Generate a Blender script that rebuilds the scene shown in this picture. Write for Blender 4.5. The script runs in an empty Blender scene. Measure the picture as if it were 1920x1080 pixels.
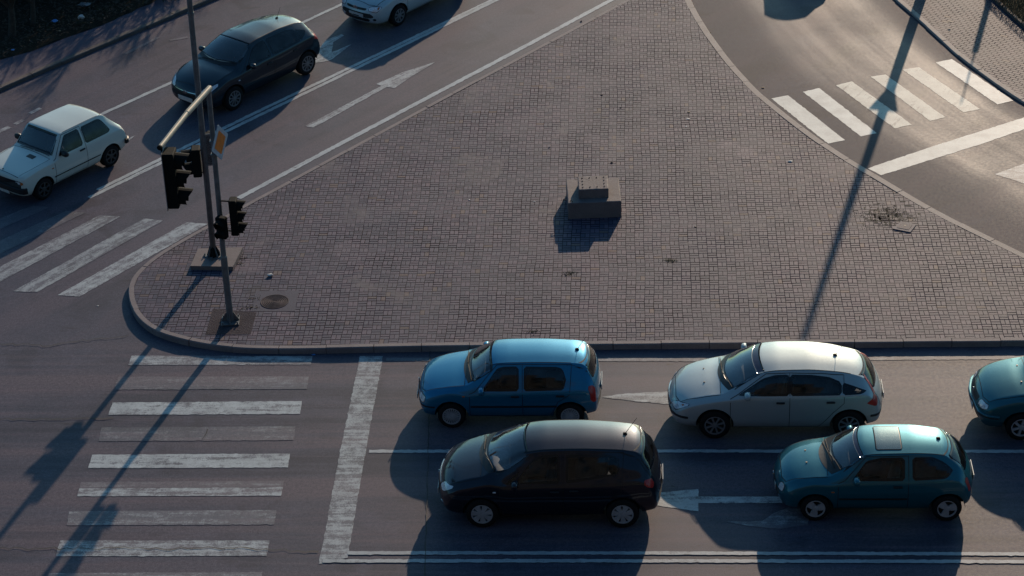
SKY_TINT = (.34, .64, .78); SKY_S = .13; SUN_S = 3.6; SUN_C = (1.0, .765, .56); EXPOSURE = 0.05
import bpy, bmesh, math, random
import numpy as np
from mathutils import Vector, Matrix
from mathutils.bvhtree import BVHTree
rnd = random.Random(7)
sc = bpy.context.scene
COL = sc.collection
R = math.radians

# ------------------------------------------------------------------ camera (surveyed from the photograph)
F_PX, PITCH, ROLL, CAM_H = 4378.8, R(29.6505), R(-2.1765), 25.26
FWD = np.array([0, math.cos(PITCH), -math.sin(PITCH)])
_r = np.array([1.0, 0, 0]); _u = np.cross(_r, FWD)
RGT = math.cos(ROLL)*_r + math.sin(ROLL)*_u
UPV = -math.sin(ROLL)*_r + math.cos(ROLL)*_u
def G(px, py, z=0.0):
    """survey point -> place on the level z"""
    d = FWD*F_PX + RGT*(px-960) + UPV*(540-py)
    t = (z-CAM_H)/d[2]
    return Vector((d[0]*t, d[1]*t, z))
SUN_EL, SUN_AZ = R(18.6), R(72.9)
SUNXY = Vector((math.cos(SUN_AZ), math.sin(SUN_AZ), 0))
COTS = 1/math.tan(SUN_EL)
ROAD_A = R(-3.85)      # lower road
UP_A = R(49.0)         # upper road

cd = bpy.data.cameras.new('camera'); co = bpy.data.objects.new('camera', cd); COL.objects.link(co)
cd.sensor_width = 36; cd.lens = F_PX/1920*36; cd.clip_end = 5000; cd.clip_start = 0.5
co.matrix_world = Matrix(((RGT[0], UPV[0], -FWD[0], 0), (RGT[1], UPV[1], -FWD[1], 0), (RGT[2], UPV[2], -FWD[2], CAM_H), (0, 0, 0, 1)))
sc.camera = co

# ------------------------------------------------------------------ object helpers
def tag(o, label=None, cat=None, group=None, kind=None):
    if label: o['label'] = label
    if cat: o['category'] = cat
    if group: o['group'] = group
    if kind: o['kind'] = kind
    return o
def empty(name, loc, rz=0.0):
    o = bpy.data.objects.new(name, None); COL.objects.link(o); o.location = loc; o.rotation_euler = (0, 0, rz); o.empty_display_size = .2
    return o
def mesh_obj(name, verts, faces, mats, parent=None, midx=None, smooth=False, fix=False):
    me = bpy.data.meshes.new(name)
    me.from_pydata([tuple(v) for v in verts], [], [tuple(f) for f in faces])
    if not isinstance(mats, (list, tuple)): mats = [mats]
    for m in mats: me.materials.append(m)
    if midx is not None: me.polygons.foreach_set('material_index', list(midx))
    if fix:
        bm = bmesh.new(); bm.from_mesh(me); bmesh.ops.remove_doubles(bm, verts=bm.verts, dist=1e-4)
        bmesh.ops.recalc_face_normals(bm, faces=bm.faces); bm.to_mesh(me); bm.free()
    if smooth is True: me.polygons.foreach_set('use_smooth', [True]*len(me.polygons))
    elif smooth: me.shade_smooth() if False else None
    me.update()
    o = bpy.data.objects.new(name, me); COL.objects.link(o)
    if parent is not None: o.parent = parent
    return o
class MB:
    """collects geometry for ONE mesh"""
    def __init__(s): s.v = []; s.f = []; s.m = []
    def add(s, verts, faces, mi=0):
        o = len(s.v); s.v += [Vector(v) for v in verts]; s.f += [tuple(i+o for i in f) for f in faces]; s.m += [mi]*len(faces)
    def box(s, c, size, rz=0.0, mi=0, taper=1.0, rot=None, bev=0.0):
        x, y, z = size[0]/2, size[1]/2, size[2]/2
        M = rot if rot is not None else Matrix.Rotation(rz, 3, 'Z'); c = Vector(c)
        if bev <= 0:
            P = [(-x,-y,-z),(x,-y,-z),(x,y,-z),(-x,y,-z),(-x*taper,-y*taper,z),(x*taper,-y*taper,z),(x*taper,y*taper,z),(-x*taper,y*taper,z)]
            s.add([c+M@Vector(p) for p in P], [(3,2,1,0),(4,5,6,7),(0,1,5,4),(1,2,6,5),(2,3,7,6),(3,0,4,7)], mi)
        else:
            b = min(bev, x*.9, y*.9, z*.9); rings = []
            def ring(xx, yy, zz, k):
                q = []
                for sx, sy in ((1,1),(-1,1),(-1,-1),(1,-1)):
                    a0 = {(1,1):0,(-1,1):90,(-1,-1):180,(1,-1):270}[(sx,sy)]
                    for t in (0, 45, 90):
                        a = R(a0+t); q.append((sx*(xx-k)+math.cos(a)*k, sy*(yy-k)+math.sin(a)*k, zz))
                return q
            P = ring(x-b, y-b, -z, b*.5)+ring(x, y, -z+b, b)+ring(x*taper, y*taper, z-b, b)+ring(x*taper-b, y*taper-b, z, b*.5)
            fs = []
            for k in range(3):
                for i in range(12): fs.append((k*12+i, k*12+(i+1) % 12, (k+1)*12+(i+1) % 12, (k+1)*12+i))
            fs.append(tuple(range(11, -1, -1))); fs.append(tuple(range(36, 48)))
            s.add([c+M@Vector(p) for p in P], fs, mi)
    def tube(s, pts, rad, n=8, mi=0, cap=True):
        pts = [Vector(p) for p in pts]; rad = rad if isinstance(rad, (list, tuple)) else [rad]*len(pts)
        V = []; F = []; ref = None
        for i, p in enumerate(pts):
            d = (pts[min(i+1, len(pts)-1)]-pts[max(i-1, 0)]).normalized()
            if ref is None: ref = Vector((0,0,1)) if abs(d.z) < .9 else Vector((1,0,0))
            a = d.cross(ref).normalized(); b = a.cross(d).normalized(); ref = b
            for k in range(n):
                t = 2*math.pi*k/n; V.append(p+(a*math.cos(t)+b*math.sin(t))*rad[i])
        for i in range(len(pts)-1):
            for k in range(n): F.append((i*n+k, i*n+(k+1) % n, (i+1)*n+(k+1) % n, (i+1)*n+k))
        if cap: F.append(tuple(range(n-1, -1, -1))); F.append(tuple(range((len(pts)-1)*n, len(pts)*n)))
        s.add(V, F, mi)
    def lathe(s, prof, c=(0,0,0), axis='Z', n=32, mi=0, closed=False):
        V = []; F = []; c = Vector(c); m = len(prof)
        for k in range(n):
            t = 2*math.pi*k/n
            for r, h in prof:
                p = (r*math.cos(t), r*math.sin(t), h)
                if axis == 'Y': p = (p[0], p[2], p[1])
                if axis == 'X': p = (p[2], p[0], p[1])
                V.append(c+Vector(p))
        rng = m if closed else m-1
        for k in range(n):
            for i in range(rng):
                j = (i+1) % m; F.append((k*m+i, k*m+j, ((k+1) % n)*m+j, ((k+1) % n)*m+i))
        s.add(V, F, mi)
    def prism(s, poly, z0, z1, mi=0, M=None):
        n = len(poly); V = [Vector((p[0], p[1], z0)) for p in poly]+[Vector((p[0], p[1], z1)) for p in poly]
        if M is not None: V = [M@v for v in V]
        F = [tuple(range(n-1, -1, -1)), tuple(range(n, 2*n))]+[(i, (i+1) % n, n+(i+1) % n, n+i) for i in range(n)]
        s.add(V, F, mi)
    def build(s, name, mats, parent=None, smooth=False, fix=True):
        return mesh_obj(name, s.v, s.f, mats, parent, s.m, smooth, fix)

# ------------------------------------------------------------------ node helpers
class NT:
    def __init__(s, name):
        s.mat = bpy.data.materials.new(name); s.mat.use_nodes = True; s.t = s.mat.node_tree; s.t.nodes.clear()
        s.out = s.t.nodes.new('ShaderNodeOutputMaterial'); s._pos = None
    def n(s, typ, **kw):
        nd = s.t.nodes.new(typ)
        for k, v in kw.items(): setattr(nd, k, v)
        return nd
    def put(s, sock, v):
        if isinstance(v, bpy.types.NodeSocket): s.t.links.new(v, sock)
        elif isinstance(v, (tuple, list)):
            v = tuple(v); sock.default_value = v+(1,) if (sock.type == 'RGBA' and len(v) == 3) else v
        else: sock.default_value = v
    def math(s, op, a, b=0.0, c=None, clamp=False):
        nd = s.n('ShaderNodeMath', operation=op, use_clamp=clamp); s.put(nd.inputs[0], a); s.put(nd.inputs[1], b)
        if c is not None: s.put(nd.inputs[2], c)
        return nd.outputs[0]
    def mix(s, f, a, b, blend='MIX'):
        nd = s.n('ShaderNodeMix', data_type='RGBA', blend_type=blend); s.put(nd.inputs[0], f); s.put(nd.inputs[6], a); s.put(nd.inputs[7], b)
        return nd.outputs[2]
    def pos(s):
        if s._pos is None: s._pos = s.n('ShaderNodeNewGeometry').outputs['Position']
        return s._pos
    def objc(s): return s.n('ShaderNodeTexCoord').outputs['Object']
    def mapping(s, v, loc=(0,0,0), rot=(0,0,0), scale=(1,1,1)):
        # 'TEXTURE' order: undo translation, then rotation, then scale
        nd = s.n('ShaderNodeMapping', vector_type='POINT'); s.put(nd.inputs[0], v); nd.inputs[1].default_value = loc; nd.inputs[2].default_value = rot; nd.inputs[3].default_value = scale
        return nd.outputs[0]
    def noise(s, v, scale=5, detail=4, rough=.55, dist=0.0):
        nd = s.n('ShaderNodeTexNoise'); s.put(nd.inputs['Vector'], v); nd.inputs['Scale'].default_value = scale; nd.inputs['Detail'].default_value = detail
        nd.inputs['Roughness'].default_value = rough; nd.inputs['Distortion'].default_value = dist
        return nd.outputs[0]
    def ss(s, v, a, b, lo=0.0, hi=1.0):
        nd = s.n('ShaderNodeMapRange', interpolation_type='SMOOTHSTEP'); s.put(nd.inputs[0], v); nd.inputs[1].default_value = a; nd.inputs[2].default_value = b; nd.inputs[3].default_value = lo; nd.inputs[4].default_value = hi
        return nd.outputs[0]
    def sep(s, v):
        nd = s.n('ShaderNodeSeparateXYZ'); s.put(nd.inputs[0], v); return nd.outputs
    def comb(s, x, y, z=0.0):
        nd = s.n('ShaderNodeCombineXYZ'); s.put(nd.inputs[0], x); s.put(nd.inputs[1], y); s.put(nd.inputs[2], z); return nd.outputs[0]
    def bump(s, h, strength=.3, dist=.01):
        nd = s.n('ShaderNodeBump'); nd.inputs['Strength'].default_value = strength; nd.inputs['Distance'].default_value = dist; s.put(nd.inputs['Height'], h); return nd.outputs[0]
    def pbr(s, col, rough=.5, metal=0.0, spec=.5, normal=None, coat=0.0, coat_rough=.03, emit=None, alpha=None):
        p = s.n('ShaderNodeBsdfPrincipled'); s.put(p.inputs['Base Color'], col); s.put(p.inputs['Roughness'], rough); s.put(p.inputs['Metallic'], metal)
        s.put(p.inputs['Specular IOR Level'], spec); s.put(p.inputs['Coat Weight'], coat); p.inputs['Coat Roughness'].default_value = coat_rough
        if normal is not None: s.put(p.inputs['Normal'], normal)
        return p.outputs[0]
    def done(s, sh): s.t.links.new(sh, s.out.inputs[0]); return s.mat
def simple(name, col, rough=.5, metal=0.0, spec=.5, coat=0.0, var=.12, scale=9.0):
    t = NT(name); n = t.noise(t.objc(), scale, 5, .6)
    c = t.mix(t.ss(n, .3, .7), tuple(x*(1-var) for x in col), tuple(min(1, x*(1+var)) for x in col))
    return t.done(t.pbr(c, rough, metal, spec, coat=coat))

# -- asphalt
def asphalt_color(t):
    p = t.pos()
    big = t.noise(p, .16, 4, .6); mid = t.noise(p, 1.3, 5, .65); fine = t.noise(p, 14, 4, .75); grit = t.noise(p, 45, 2, .7)
    c = t.mix(t.ss(big, .40, .60), ASPH_A, ASPH_B)
    c = t.mix(t.ss(mid, .42, .62, 0, .7), c, ASPH_C)
    pat = t.noise(p, .5, 3, .5, .8); c = t.mix(t.ss(pat, .54, .64, 0, .7), c, tuple(x*.66 for x in ASPH_A)); pt2 = t.noise(p, .85, 4, .6, .6); c = t.mix(t.ss(pt2, .55, .68, 0, .6), c, tuple(x*1.35 for x in ASPH_A))
    lr = t.mapping(p, rot=(0, 0, -ROAD_A)); up = t.mapping(p, rot=(0, 0, -UP_A))
    s1 = t.noise(t.mapping(lr, scale=(.06, 1.15, 1)), 1.0, 5, .62); s2 = t.noise(t.mapping(lr, scale=(.25, 5, 1)), 1.0, 4, .7)
    xyz = t.sep(lr); low = t.ss(xyz[1], 42.5, 41.2)
    u1 = t.noise(t.mapping(up, scale=(.06, .9, 1)), 1.0, 5, .62)
    c = t.mix(t.math('MULTIPLY', low, t.ss(s1, .46, .62, 0, .9)), c, (ASPH_A[0]*1.62, ASPH_A[1]*1.36, ASPH_A[2]*1.18))
    c = t.mix(t.math('MULTIPLY', low, t.ss(s1, .50, .34, 0, .8)), c, (ASPH_A[0]*.52, ASPH_A[1]*.54, ASPH_A[2]*.58))
    c = t.mix(t.math('MULTIPLY', low, t.ss(s2, .52, .68, 0, .6)), c, (ASPH_A[0]*1.65, ASPH_A[1]*1.32, ASPH_A[2]*1.2))
    c = t.mix(t.math('MULTIPLY', t.math('SUBTRACT', 1.0, low), t.ss(u1, .44, .62, 0, .8)), c, (ASPH_A[0]*1.38, ASPH_A[1]*1.2, ASPH_A[2]*1.12))
    spk = t.math('MULTIPLY', t.ss(grit, .60, .76), .75); c = t.mix(t.ss(grit, .40, .27, 0, .6), c, (.03, .028, .034))
    c = t.mix(t.ss(fine, .3, .7, 0, 1), t.mix(1.0, c, (.70, .70, .72), 'MULTIPLY'), t.mix(1.0, c, (1.12, 1.12, 1.1), 'MULTIPLY'))
    c = t.mix(t.ss(grit, .3, .7, 0, .8), t.mix(1.0, c, (.72, .72, .72), 'MULTIPLY'), t.mix(1.0, c, (1.15, 1.14, 1.12), 'MULTIPLY'))
    c = t.mix(spk, c, (.17, .155, .14))
    oil = t.noise(t.mapping(lr, scale=(.5, 2.2, 1)), 1.0, 5, .7)
    c = t.mix(t.ss(oil, .60, .74, 0, .6), c, (.032, .028, .030)); drip = t.noise(t.mapping(lr, scale=(1.6, 5, 1)), 1.0, 3, .6); c = t.mix(t.math('MULTIPLY', low, t.ss(drip, .70, .76, 0, .7)), c, (.030, .024, .024))
    return c, fine, grit
ASPH_A = (.088, .084, .119); ASPH_B = (.102, .098, .134); ASPH_C = (.072, .075, .109)
def m_asphalt(name='asphalt', tracks=False):
    t = NT(name); c, fine, grit = asphalt_color(t); rk = t.ss(fine, .2, .8, .52, .64)
    if tracks:                                        # polished wheel tracks and a dirty gutter along the bend
        uv = t.sep(t.n('ShaderNodeUVMap').outputs[0]); q = t.comb(t.math('MULTIPLY', uv[0], .055), t.math('MULTIPLY', uv[1], 7.0)); n1 = t.noise(q, 1.0, 4, .6)
        prof = t.math('MULTIPLY', t.ss(uv[1], .10, .48), t.ss(uv[1], .99, .80)); k = t.math('MULTIPLY', prof, t.ss(n1, .25, .70, .5, 1.0)); big = t.noise(t.pos(), .22, 4, .6); k = t.math('MULTIPLY', k, t.ss(big, .3, .62, .55, 1.0))
        c = t.mix(k, t.mix(1.0, c, (.70, .68, .70), 'MULTIPLY'), t.mix(1.0, c, (1.22, 1.18, 1.05), 'MULTIPLY')); h = t.math('ADD', t.math('MULTIPLY', fine, .5), grit)
        return t.done(t.pbr(c, t.math('ADD', rk, t.ss(k, 0, 1, .09, -.04)), 0, t.ss(k, 0, 1, .12, .23), t.bump(h, .12, .005)))
    h = t.math('ADD', t.math('MULTIPLY', fine, .5), grit)
    return t.done(t.pbr(c, t.ss(fine, .2, .8, .52, .64), 0, .19, t.bump(h, .15, .005)))
def m_paint(name, wear, streak_rot, col=(.52, .57, .58), op=1.0):
    """road paint, worn through to the asphalt where traffic rubs it"""
    t = NT(name); c, fine, grit = asphalt_color(t); p = t.pos()
    st = t.noise(t.mapping(t.mapping(p, rot=(0, 0, -streak_rot)), scale=(.7, 6.5, 1)), 1.0, 6, .72)
    n = t.noise(p, 5.5, 7, .72); n2 = t.noise(p, 40, 3, .7)
    v = t.math('ADD', t.math('ADD', t.math('MULTIPLY', n, .33), t.math('MULTIPLY', st, .47)), t.math('MULTIPLY', n2, .20))
    k = t.ss(v, wear-.085, wear+.07)
    dirt = t.noise(p, 2.2, 5, .6); k = t.math('MULTIPLY', k, t.ss(dirt, .25, .65, .66*op, .98*op)); k = t.math('MAXIMUM', k, t.math('MULTIPLY', t.ss(n2, .3, .7, .6, 1.0), .22*op))
    pc = t.mix(t.ss(n2, .3, .7), tuple(x*.86 for x in col), col)
    return t.done(t.pbr(t.mix(k, c, pc), t.mix(k, (.58,)*3, (.55,)*3), 0, .28, t.bump(t.math('ADD', fine, grit), .25, .005)))
# -- block paving in pairs, turned alternately
def m_paving(name, rot, mod, tint=1.0, running=False, spots=()):
    t = NT(name); p = t.pos()
    wob = t.n('ShaderNodeTexNoise'); t.put(wob.inputs['Vector'], p); wob.inputs['Scale'].default_value = .55; wob.inputs['Detail'].default_value = 2
    w = t.n('ShaderNodeVectorMath', operation='SCALE'); t.put(w.inputs[0], wob.outputs['Color']); w.inputs['Scale'].default_value = .13
    a = t.n('ShaderNodeVectorMath', operation='ADD'); t.put(a.inputs[0], t.mapping(p, rot=(0, 0, -rot))); t.put(a.inputs[1], w.outputs[0])
    q = t.sep(t.mapping(a.outputs[0], scale=(1/mod, 1/mod, 1)))
    u, v = q[0], q[1]
    if running:
        row = t.math('FLOOR', t.math('MULTIPLY', v, 2.0)); u = t.math('ADD', u, t.math('MULTIPLY', row, .5))
        iu = t.math('FLOOR', u); fu = t.math('FRACT', u); fv = t.math('FRACT', t.math('MULTIPLY', v, 2.0))
        du = t.math('MINIMUM', fu, t.math('SUBTRACT', 1.0, fu)); dv = t.math('MULTIPLY', t.math('MINIMUM', fv, t.math('SUBTRACT', 1.0, fv)), .5)
        d = t.math('MINIMUM', du, dv); idv = t.comb(iu, row, 0.0)
    else:
        iu = t.math('FLOOR', u); iv = t.math('FLOOR', v); fu = t.math('FRACT', u); fv = t.math('FRACT', v)
        par = t.math('FRACT', t.math('MULTIPLY', t.math('ADD', iu, iv), .5))      # 0 or .5
        par = t.math('GREATER_THAN', par, .25)
        s = t.math('ADD', t.math('MULTIPLY', par, fu), t.math('MULTIPLY', t.math('SUBTRACT', 1.0, par), fv))
        half = t.math('GREATER_THAN', s, .5)
        du = t.math('MINIMUM', fu, t.math('SUBTRACT', 1.0, fu)); dv = t.math('MINIMUM', fv, t.math('SUBTRACT', 1.0, fv))
        du = t.math('MULTIPLY', du, 1.3); dv = t.math('MULTIPLY', dv, .62)  # joints across the sun drawn wider, standing in for the shade they cast
        d = t.math('MINIMUM', t.math('MINIMUM', du, dv), t.math('MULTIPLY', t.math('ABSOLUTE', t.math('SUBTRACT', s, .5)), t.math('ADD', .62, t.math('MULTIPLY', par, .7))))
        idv = t.comb(iu, iv, half)
    wn = t.n('ShaderNodeTexWhiteNoise', noise_dimensions='3D'); t.put(wn.inputs['Vector'], idv)
    big = t.noise(p, .33, 5, .62); mid = t.noise(p, 1.1, 5, .65); fine = t.noise(p, 45, 4, .7)
    pink = (.122*tint, .097*tint, .140*tint); grey = (.087*tint, .087*tint, .128*tint)
    rv = t.math('ADD', t.math('MULTIPLY', wn.outputs[0], .62), t.math('MULTIPLY', mid, .5))
    c = t.mix(t.ss(rv, .35, .75), grey, pink)
    wn2 = t.n('ShaderNodeTexWhiteNoise', noise_dimensions='3D'); t.put(wn2.inputs['Vector'], t.comb(wn.outputs[0], 3.1, 7.7))
    c = t.mix(t.ss(wn2.outputs[0], 0, 1, 0, .34), c, (.165*tint, .124*tint, .175*tint)); c = t.mix(t.ss(wn2.outputs[0], .55, 0, 0, .6), c, (.054*tint, .054*tint, .10*tint))
    c = t.mix(t.ss(wn2.outputs[0], .972, .985, 0, .55), c, (.19, .12, .085))
    c = t.mix(t.ss(big, .38, .62), t.mix(1.0, c, (.82, .86, .90), 'MULTIPLY'), t.mix(1.0, c, (1.10, 1.05, 1.02), 'MULTIPLY'))
    c = t.mix(t.ss(fine, .35, .7, 0, .5), t.mix(1.0, c, (.8, .8, .8), 'MULTIPLY'), c)
    jn = t.math('ADD', .028, t.math('MULTIPLY', t.noise(p, 2.2, 4, .7), .05))
    joint = t.math('SUBTRACT', 1.0, t.math('DIVIDE', d, jn), clamp=True)
    joint = t.ss(joint, .0, .30)
    dust = t.ss(t.noise(p, .42, 6, .7, .6), .56, .72)                        # sandy drifts that fill the joints
    joint = t.math('MULTIPLY', joint, t.math('SUBTRACT', 1.0, t.math('MULTIPLY', dust, .8))); joint = t.math('MULTIPLY', joint, t.ss(t.noise(p, .8, 4, .6), .33, .6, .78, 1.0))
    c = t.mix(t.math('MULTIPLY', dust, .45), c, (.145*tint, .118*tint, .112*tint))
    c = t.mix(t.math('MULTIPLY', joint, t.ss(t.noise(p, 1.7, 4, .65), .3, .65, .55, .95)), c, (.016, .013, .015))
    stain = t.noise(p, .9, 6, .75, .5); c = t.mix(t.ss(stain, .62, .74, 0, .6), c, (.060, .052, .046))
    for (sx_, sy_), rr_, cc_, aa_ in spots:
        dn = t.n('ShaderNodeVectorMath', operation='DISTANCE'); t.put(dn.inputs[0], p); dn.inputs[1].default_value = (sx_, sy_, KH_-.006)
        aa_ = aa_*.7; c = t.mix(t.math('MULTIPLY', t.ss(t.math('ADD', dn.outputs['Value'], t.math('MULTIPLY', t.math('SUBTRACT', stain, .5), rr_*3.2)), rr_*1.1, rr_*.35), aa_), c, cc_)
    h = t.math('SUBTRACT', t.math('MULTIPLY', fine, .15), joint)
    tilt = t.math('MULTIPLY', wn.outputs[0], .35)
    return t.done(t.pbr(c, .64, 0, t.math('MULTIPLY', .24, t.math('SUBTRACT', 1.0, joint)), t.bump(t.math('ADD', h, tilt), .35, .005)))
def m_concrete(name, a, b, rough=.7, bumpy=.35):
    t = NT(name); p = t.pos(); n = t.noise(p, 2.3, 6, .7); f = t.noise(p, 30, 5, .7); st = t.noise(p, 7, 5, .75, .4)
    c = t.mix(t.ss(n, .3, .7), a, b); c = t.mix(t.ss(f, .35, .7, 0, .5), t.mix(1.0, c, (.72, .72, .72), 'MULTIPLY'), c); c = t.mix(t.ss(st, .6, .75, 0, .5), c, tuple(x*.5 for x in a))
    return t.done(t.pbr(c, rough, 0, .25, t.bump(f, bumpy, .006)))
def m_soil(name, a, b, c3):
    t = NT(name); p = t.pos(); n = t.noise(p, 1.6, 6, .72); f = t.noise(p, 22, 6, .75)
    c = t.mix(t.ss(n, .35, .65), a, b); c = t.mix(t.ss(f, .55, .75), c, c3)
    return t.done(t.pbr(c, .95, 0, .2, t.bump(f, .9, .03)))
def m_paintwork(name, col, metal=.0, rough=.35, flake=.0, coat=1.0):
    t = NT(name); p = t.objc(); n = t.noise(p, 3, 5, .65); g = t.noise(p, 60, 3, .7)
    zz = t.sep(p)[2]
    dust = t.math('MULTIPLY', t.ss(n, .35, .75, .2, 1), t.ss(zz, .75, .15, .10, .6))      # road dirt on the lower body
    c = t.mix(t.math('MULTIPLY', dust, .22), col, (.07, .06, .055))
    geo = t.n('ShaderNodeNewGeometry')
    sh = t.pbr(c, t.ss(g, .3, .7, rough*.85, rough*1.15), metal, .12, coat=t.math('MULTIPLY', t.math('SUBTRACT', 1.0, t.math('MULTIPLY', dust, .6)), coat), coat_rough=.06)
    sh.node.inputs['Coat IOR'].default_value = 1.55
    ins = t.pbr((.035, .036, .038), .9)
    mx = t.n('ShaderNodeMixShader'); t.put(mx.inputs[0], geo.outputs['Backfacing']); t.t.links.new(sh, mx.inputs[1]); t.t.links.new(ins, mx.inputs[2])
    return t.done(mx.outputs[0])
def m_glass(name, tint, refl=1.0, dust_sheen=.02):
    t = NT(name); fr = t.n('ShaderNodeFresnel'); fr.inputs[0].default_value = 1.52
    tr = t.n('ShaderNodeBsdfTransparent'); tr.inputs[0].default_value = tint+(1,)
    gl = t.n('ShaderNodeBsdfGlossy'); gl.inputs['Roughness'].default_value = .03
    n = t.noise(t.objc(), 4, 4, .6); k = t.math('ADD', t.math('MULTIPLY', fr.outputs[0], refl), t.ss(n, .3, .8, dust_sheen*.6, dust_sheen*.6+.03), clamp=True)
    df = t.n('ShaderNodeBsdfDiffuse'); df.inputs[0].default_value = (.12, .11, .10, 1)
    m1 = t.n('ShaderNodeMixShader'); t.put(m1.inputs[0], k); t.t.links.new(tr.outputs[0], m1.inputs[1]); t.t.links.new(gl.outputs[0], m1.inputs[2])
    m2 = t.n('ShaderNodeMixShader'); t.put(m2.inputs[0], t.ss(n, .3, .8, dust_sheen, dust_sheen+.08)); t.t.links.new(m1.outputs[0], m2.inputs[1]); t.t.links.new(df.outputs[0], m2.inputs[2])  # dust film, raised on windscreens to stand in for reflected sky
    return t.done(m2.outputs[0])
M = {}
M['asphalt'] = m_asphalt(); M['asphalt_bend'] = m_asphalt('asphalt_bend', True)
KH_ = .14
_sand = (.20, .15, .17); _moss = (.040, .034, .018); _dark = (.055, .045, .042)
SPOTS = [(tuple(G(*q, KH_)[:2]), r_, c_, a_) for q, r_, c_, a_ in [((470, 500), .40, _sand, .6), ((1365, 270), .30, _sand, .8), ((1400, 284), .34, _sand, .8), ((1432, 297), .22, _sand, .7), ((700, 300), .45, _sand, .45), ((655, 470), .5, _sand, .35), ((300, 490), .5, _sand, .45),
    ((1256, 488), .17, _moss, .8), ((1068, 513), .17, _moss, .6), ((1170, 395), .22, _sand, .8), ((1055, 375), .2, _sand, .6), ((330, 470), .3, _dark, .5), ((485, 545), .35, _dark, .5), ((1660, 405), .45, _dark, .45), ((1690, 412), .35, _moss, .5), ((530, 590), .3, _sand, .5), ((900, 160), .5, _sand, .4), ((1150, 30), .45, _sand, .4)]]
M['paving'] = m_paving('paving_blocks', R(-3.3), .2, spots=SPOTS)
M['paving_side'] = m_paving('paving_blocks_side', R(-38), .22, .82, running=True)
M['kerb'] = m_concrete('kerb_concrete', (.25, .21, .215), (.32, .27, .27))
M['kerb_lit'] = m_concrete('kerb_lit', (.46, .38, .33), (.56, .47, .41))  # same kerb stone in a paler colour, painting in the sun on it
M['kerb_dark'] = m_concrete('kerb_dark', (.13, .115, .11), (.17, .15, .14))
M['concrete'] = m_concrete('concrete', (.21, .17, .165), (.265, .215, .21))
M['concrete_dk'] = m_concrete('concrete_dark', (.066, .066, .105), (.088, .085, .125))
M['path'] = m_concrete('path_surface', (.098, .086, .125), (.125, .108, .15))
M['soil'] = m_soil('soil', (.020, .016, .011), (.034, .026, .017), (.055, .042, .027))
M['soil_fill'] = m_soil('soil_fill', (.050, .040, .048), (.072, .058, .066), (.10, .082, .09))
M['earth'] = m_soil('earth', (.05, .045, .03), (.07, .06, .035), (.08, .07, .05))
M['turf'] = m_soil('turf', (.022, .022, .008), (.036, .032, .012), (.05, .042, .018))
M['weed'] = simple('weed', (.060, .055, .024), .8)
M['facade'] = simple('facade', (.045, .042, .042), .9)
M['weed_dk'] = simple('weed_dark', (.030, .027, .013), .85)
M['straw'] = simple('straw', (.13, .095, .05), .8, var=.4)
M['black'] = simple('black_plastic', (.012, .013, .014), .45)
M['rubber'] = simple('rubber', (.014, .014, .015), .75)
M['seam'] = simple('seam', (.006, .006, .007), .6)
M['tyre'] = simple('tyre', (.012, .012, .013), .85, spec=.2)
M['alloy'] = simple('alloy', (.40, .40, .42), .4, .2)
M['alloy_dk'] = simple('alloy_dark', (.22, .22, .23), .4, .3)
M['steel_wheel'] = simple('steel_wheel', (.06, .06, .062), .5, .3)
M['chrome'] = simple('chrome', (.6, .6, .6), .15, 1.0, var=.03)
M['lamp'] = simple('lamp_glass', (.9, .93, .97), .2, .15, coat=1.0, var=.35, scale=26)
M['lamp_dk'] = simple('lamp_bezel', (.06, .065, .07), .12, .3, coat=1.0)
M['amber'] = simple('amber_lens', (.45, .13, .03), .15, coat=.6)
M['red'] = simple('red_lens', (.50, .016, .012), .3, coat=.6)
M['plate'] = simple('number_plate', (.52, .52, .50), .4)
M['fabric'] = simple('seat_fabric', (.13, .13, .135), .95)
M['fabric_lt'] = simple('seat_fabric_light', (.30, .30, .30), .95)
M['dash'] = simple('dashboard', (.30, .31, .32), .7)
M['headlining'] = simple('headlining', (.20, .19, .18), .9)
M['glass'] = m_glass('windscreen_glass', (.88, .92, .94), 2.4, .12)
M['glass_side'] = m_glass('side_glass', (.40, .43, .43))
M['glass_rear'] = m_glass('rear_glass', (.26, .27, .27))
M['band'] = simple('tinted_band', (.07, .07, .10), .12)
M['frit'] = simple('black_glass_border', (.010, .011, .012), .12)
M['pole'] = simple('galvanised_pole', (.16, .165, .17), .5, .35, var=.2)
M['pole_arm'] = simple('arm_sun_tint', (.50, .43, .32), .45, .2)  # arm coloured cream to paint in the golden sun on it
M['sig'] = simple('signal_black', (.004, .005, .005), .8, spec=.2)
M['sigcap'] = simple('signal_lens', (.03, .028, .026), .2, coat=.6)
M['white'] = simple('sign_white', (.42, .45, .50), .4)
M['yellow'] = simple('sign_yellow', (.75, .17, .006), .4)
M['iron'] = simple('cast_iron', (.085, .066, .066), .85, .0, var=.3, spec=.15)
M['bark'] = simple('bark', (.055, .042, .032), .9, var=.3)
M['leaf'] = simple('shrub_leaf', (.038, .040, .018), .7, var=.4)
M['litter'] = simple('paper', (.62, .60, .56), .7)
M['litter_blue'] = simple('blue_plastic', (.08, .26, .62), .4)
M['litter_tan'] = simple('card', (.40, .27, .16), .8)
M['leafdry'] = simple('dead_leaf', (.055, .033, .018), .8)
PW = {k: m_paint('road_paint_'+k, w, a, op=o) for k, w, a, o in (('fresh', .465, ROAD_A, 1.0), ('used', .50, ROAD_A, .9), ('worn', .54, ROAD_A, .6), ('ghost', .55, ROAD_A, .34), ('line', .42, ROAD_A, .85), ('fresh_up', .42, UP_A, .95), ('used_up', .49, UP_A, .9), ('worn_up', .50, UP_A, .7), ('ghost_up', .58, UP_A, .45))}
PW['bright_used'] = m_paint('road_paint_bright_used', .42, R(60), (.64, .66, .58), .9)
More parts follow.
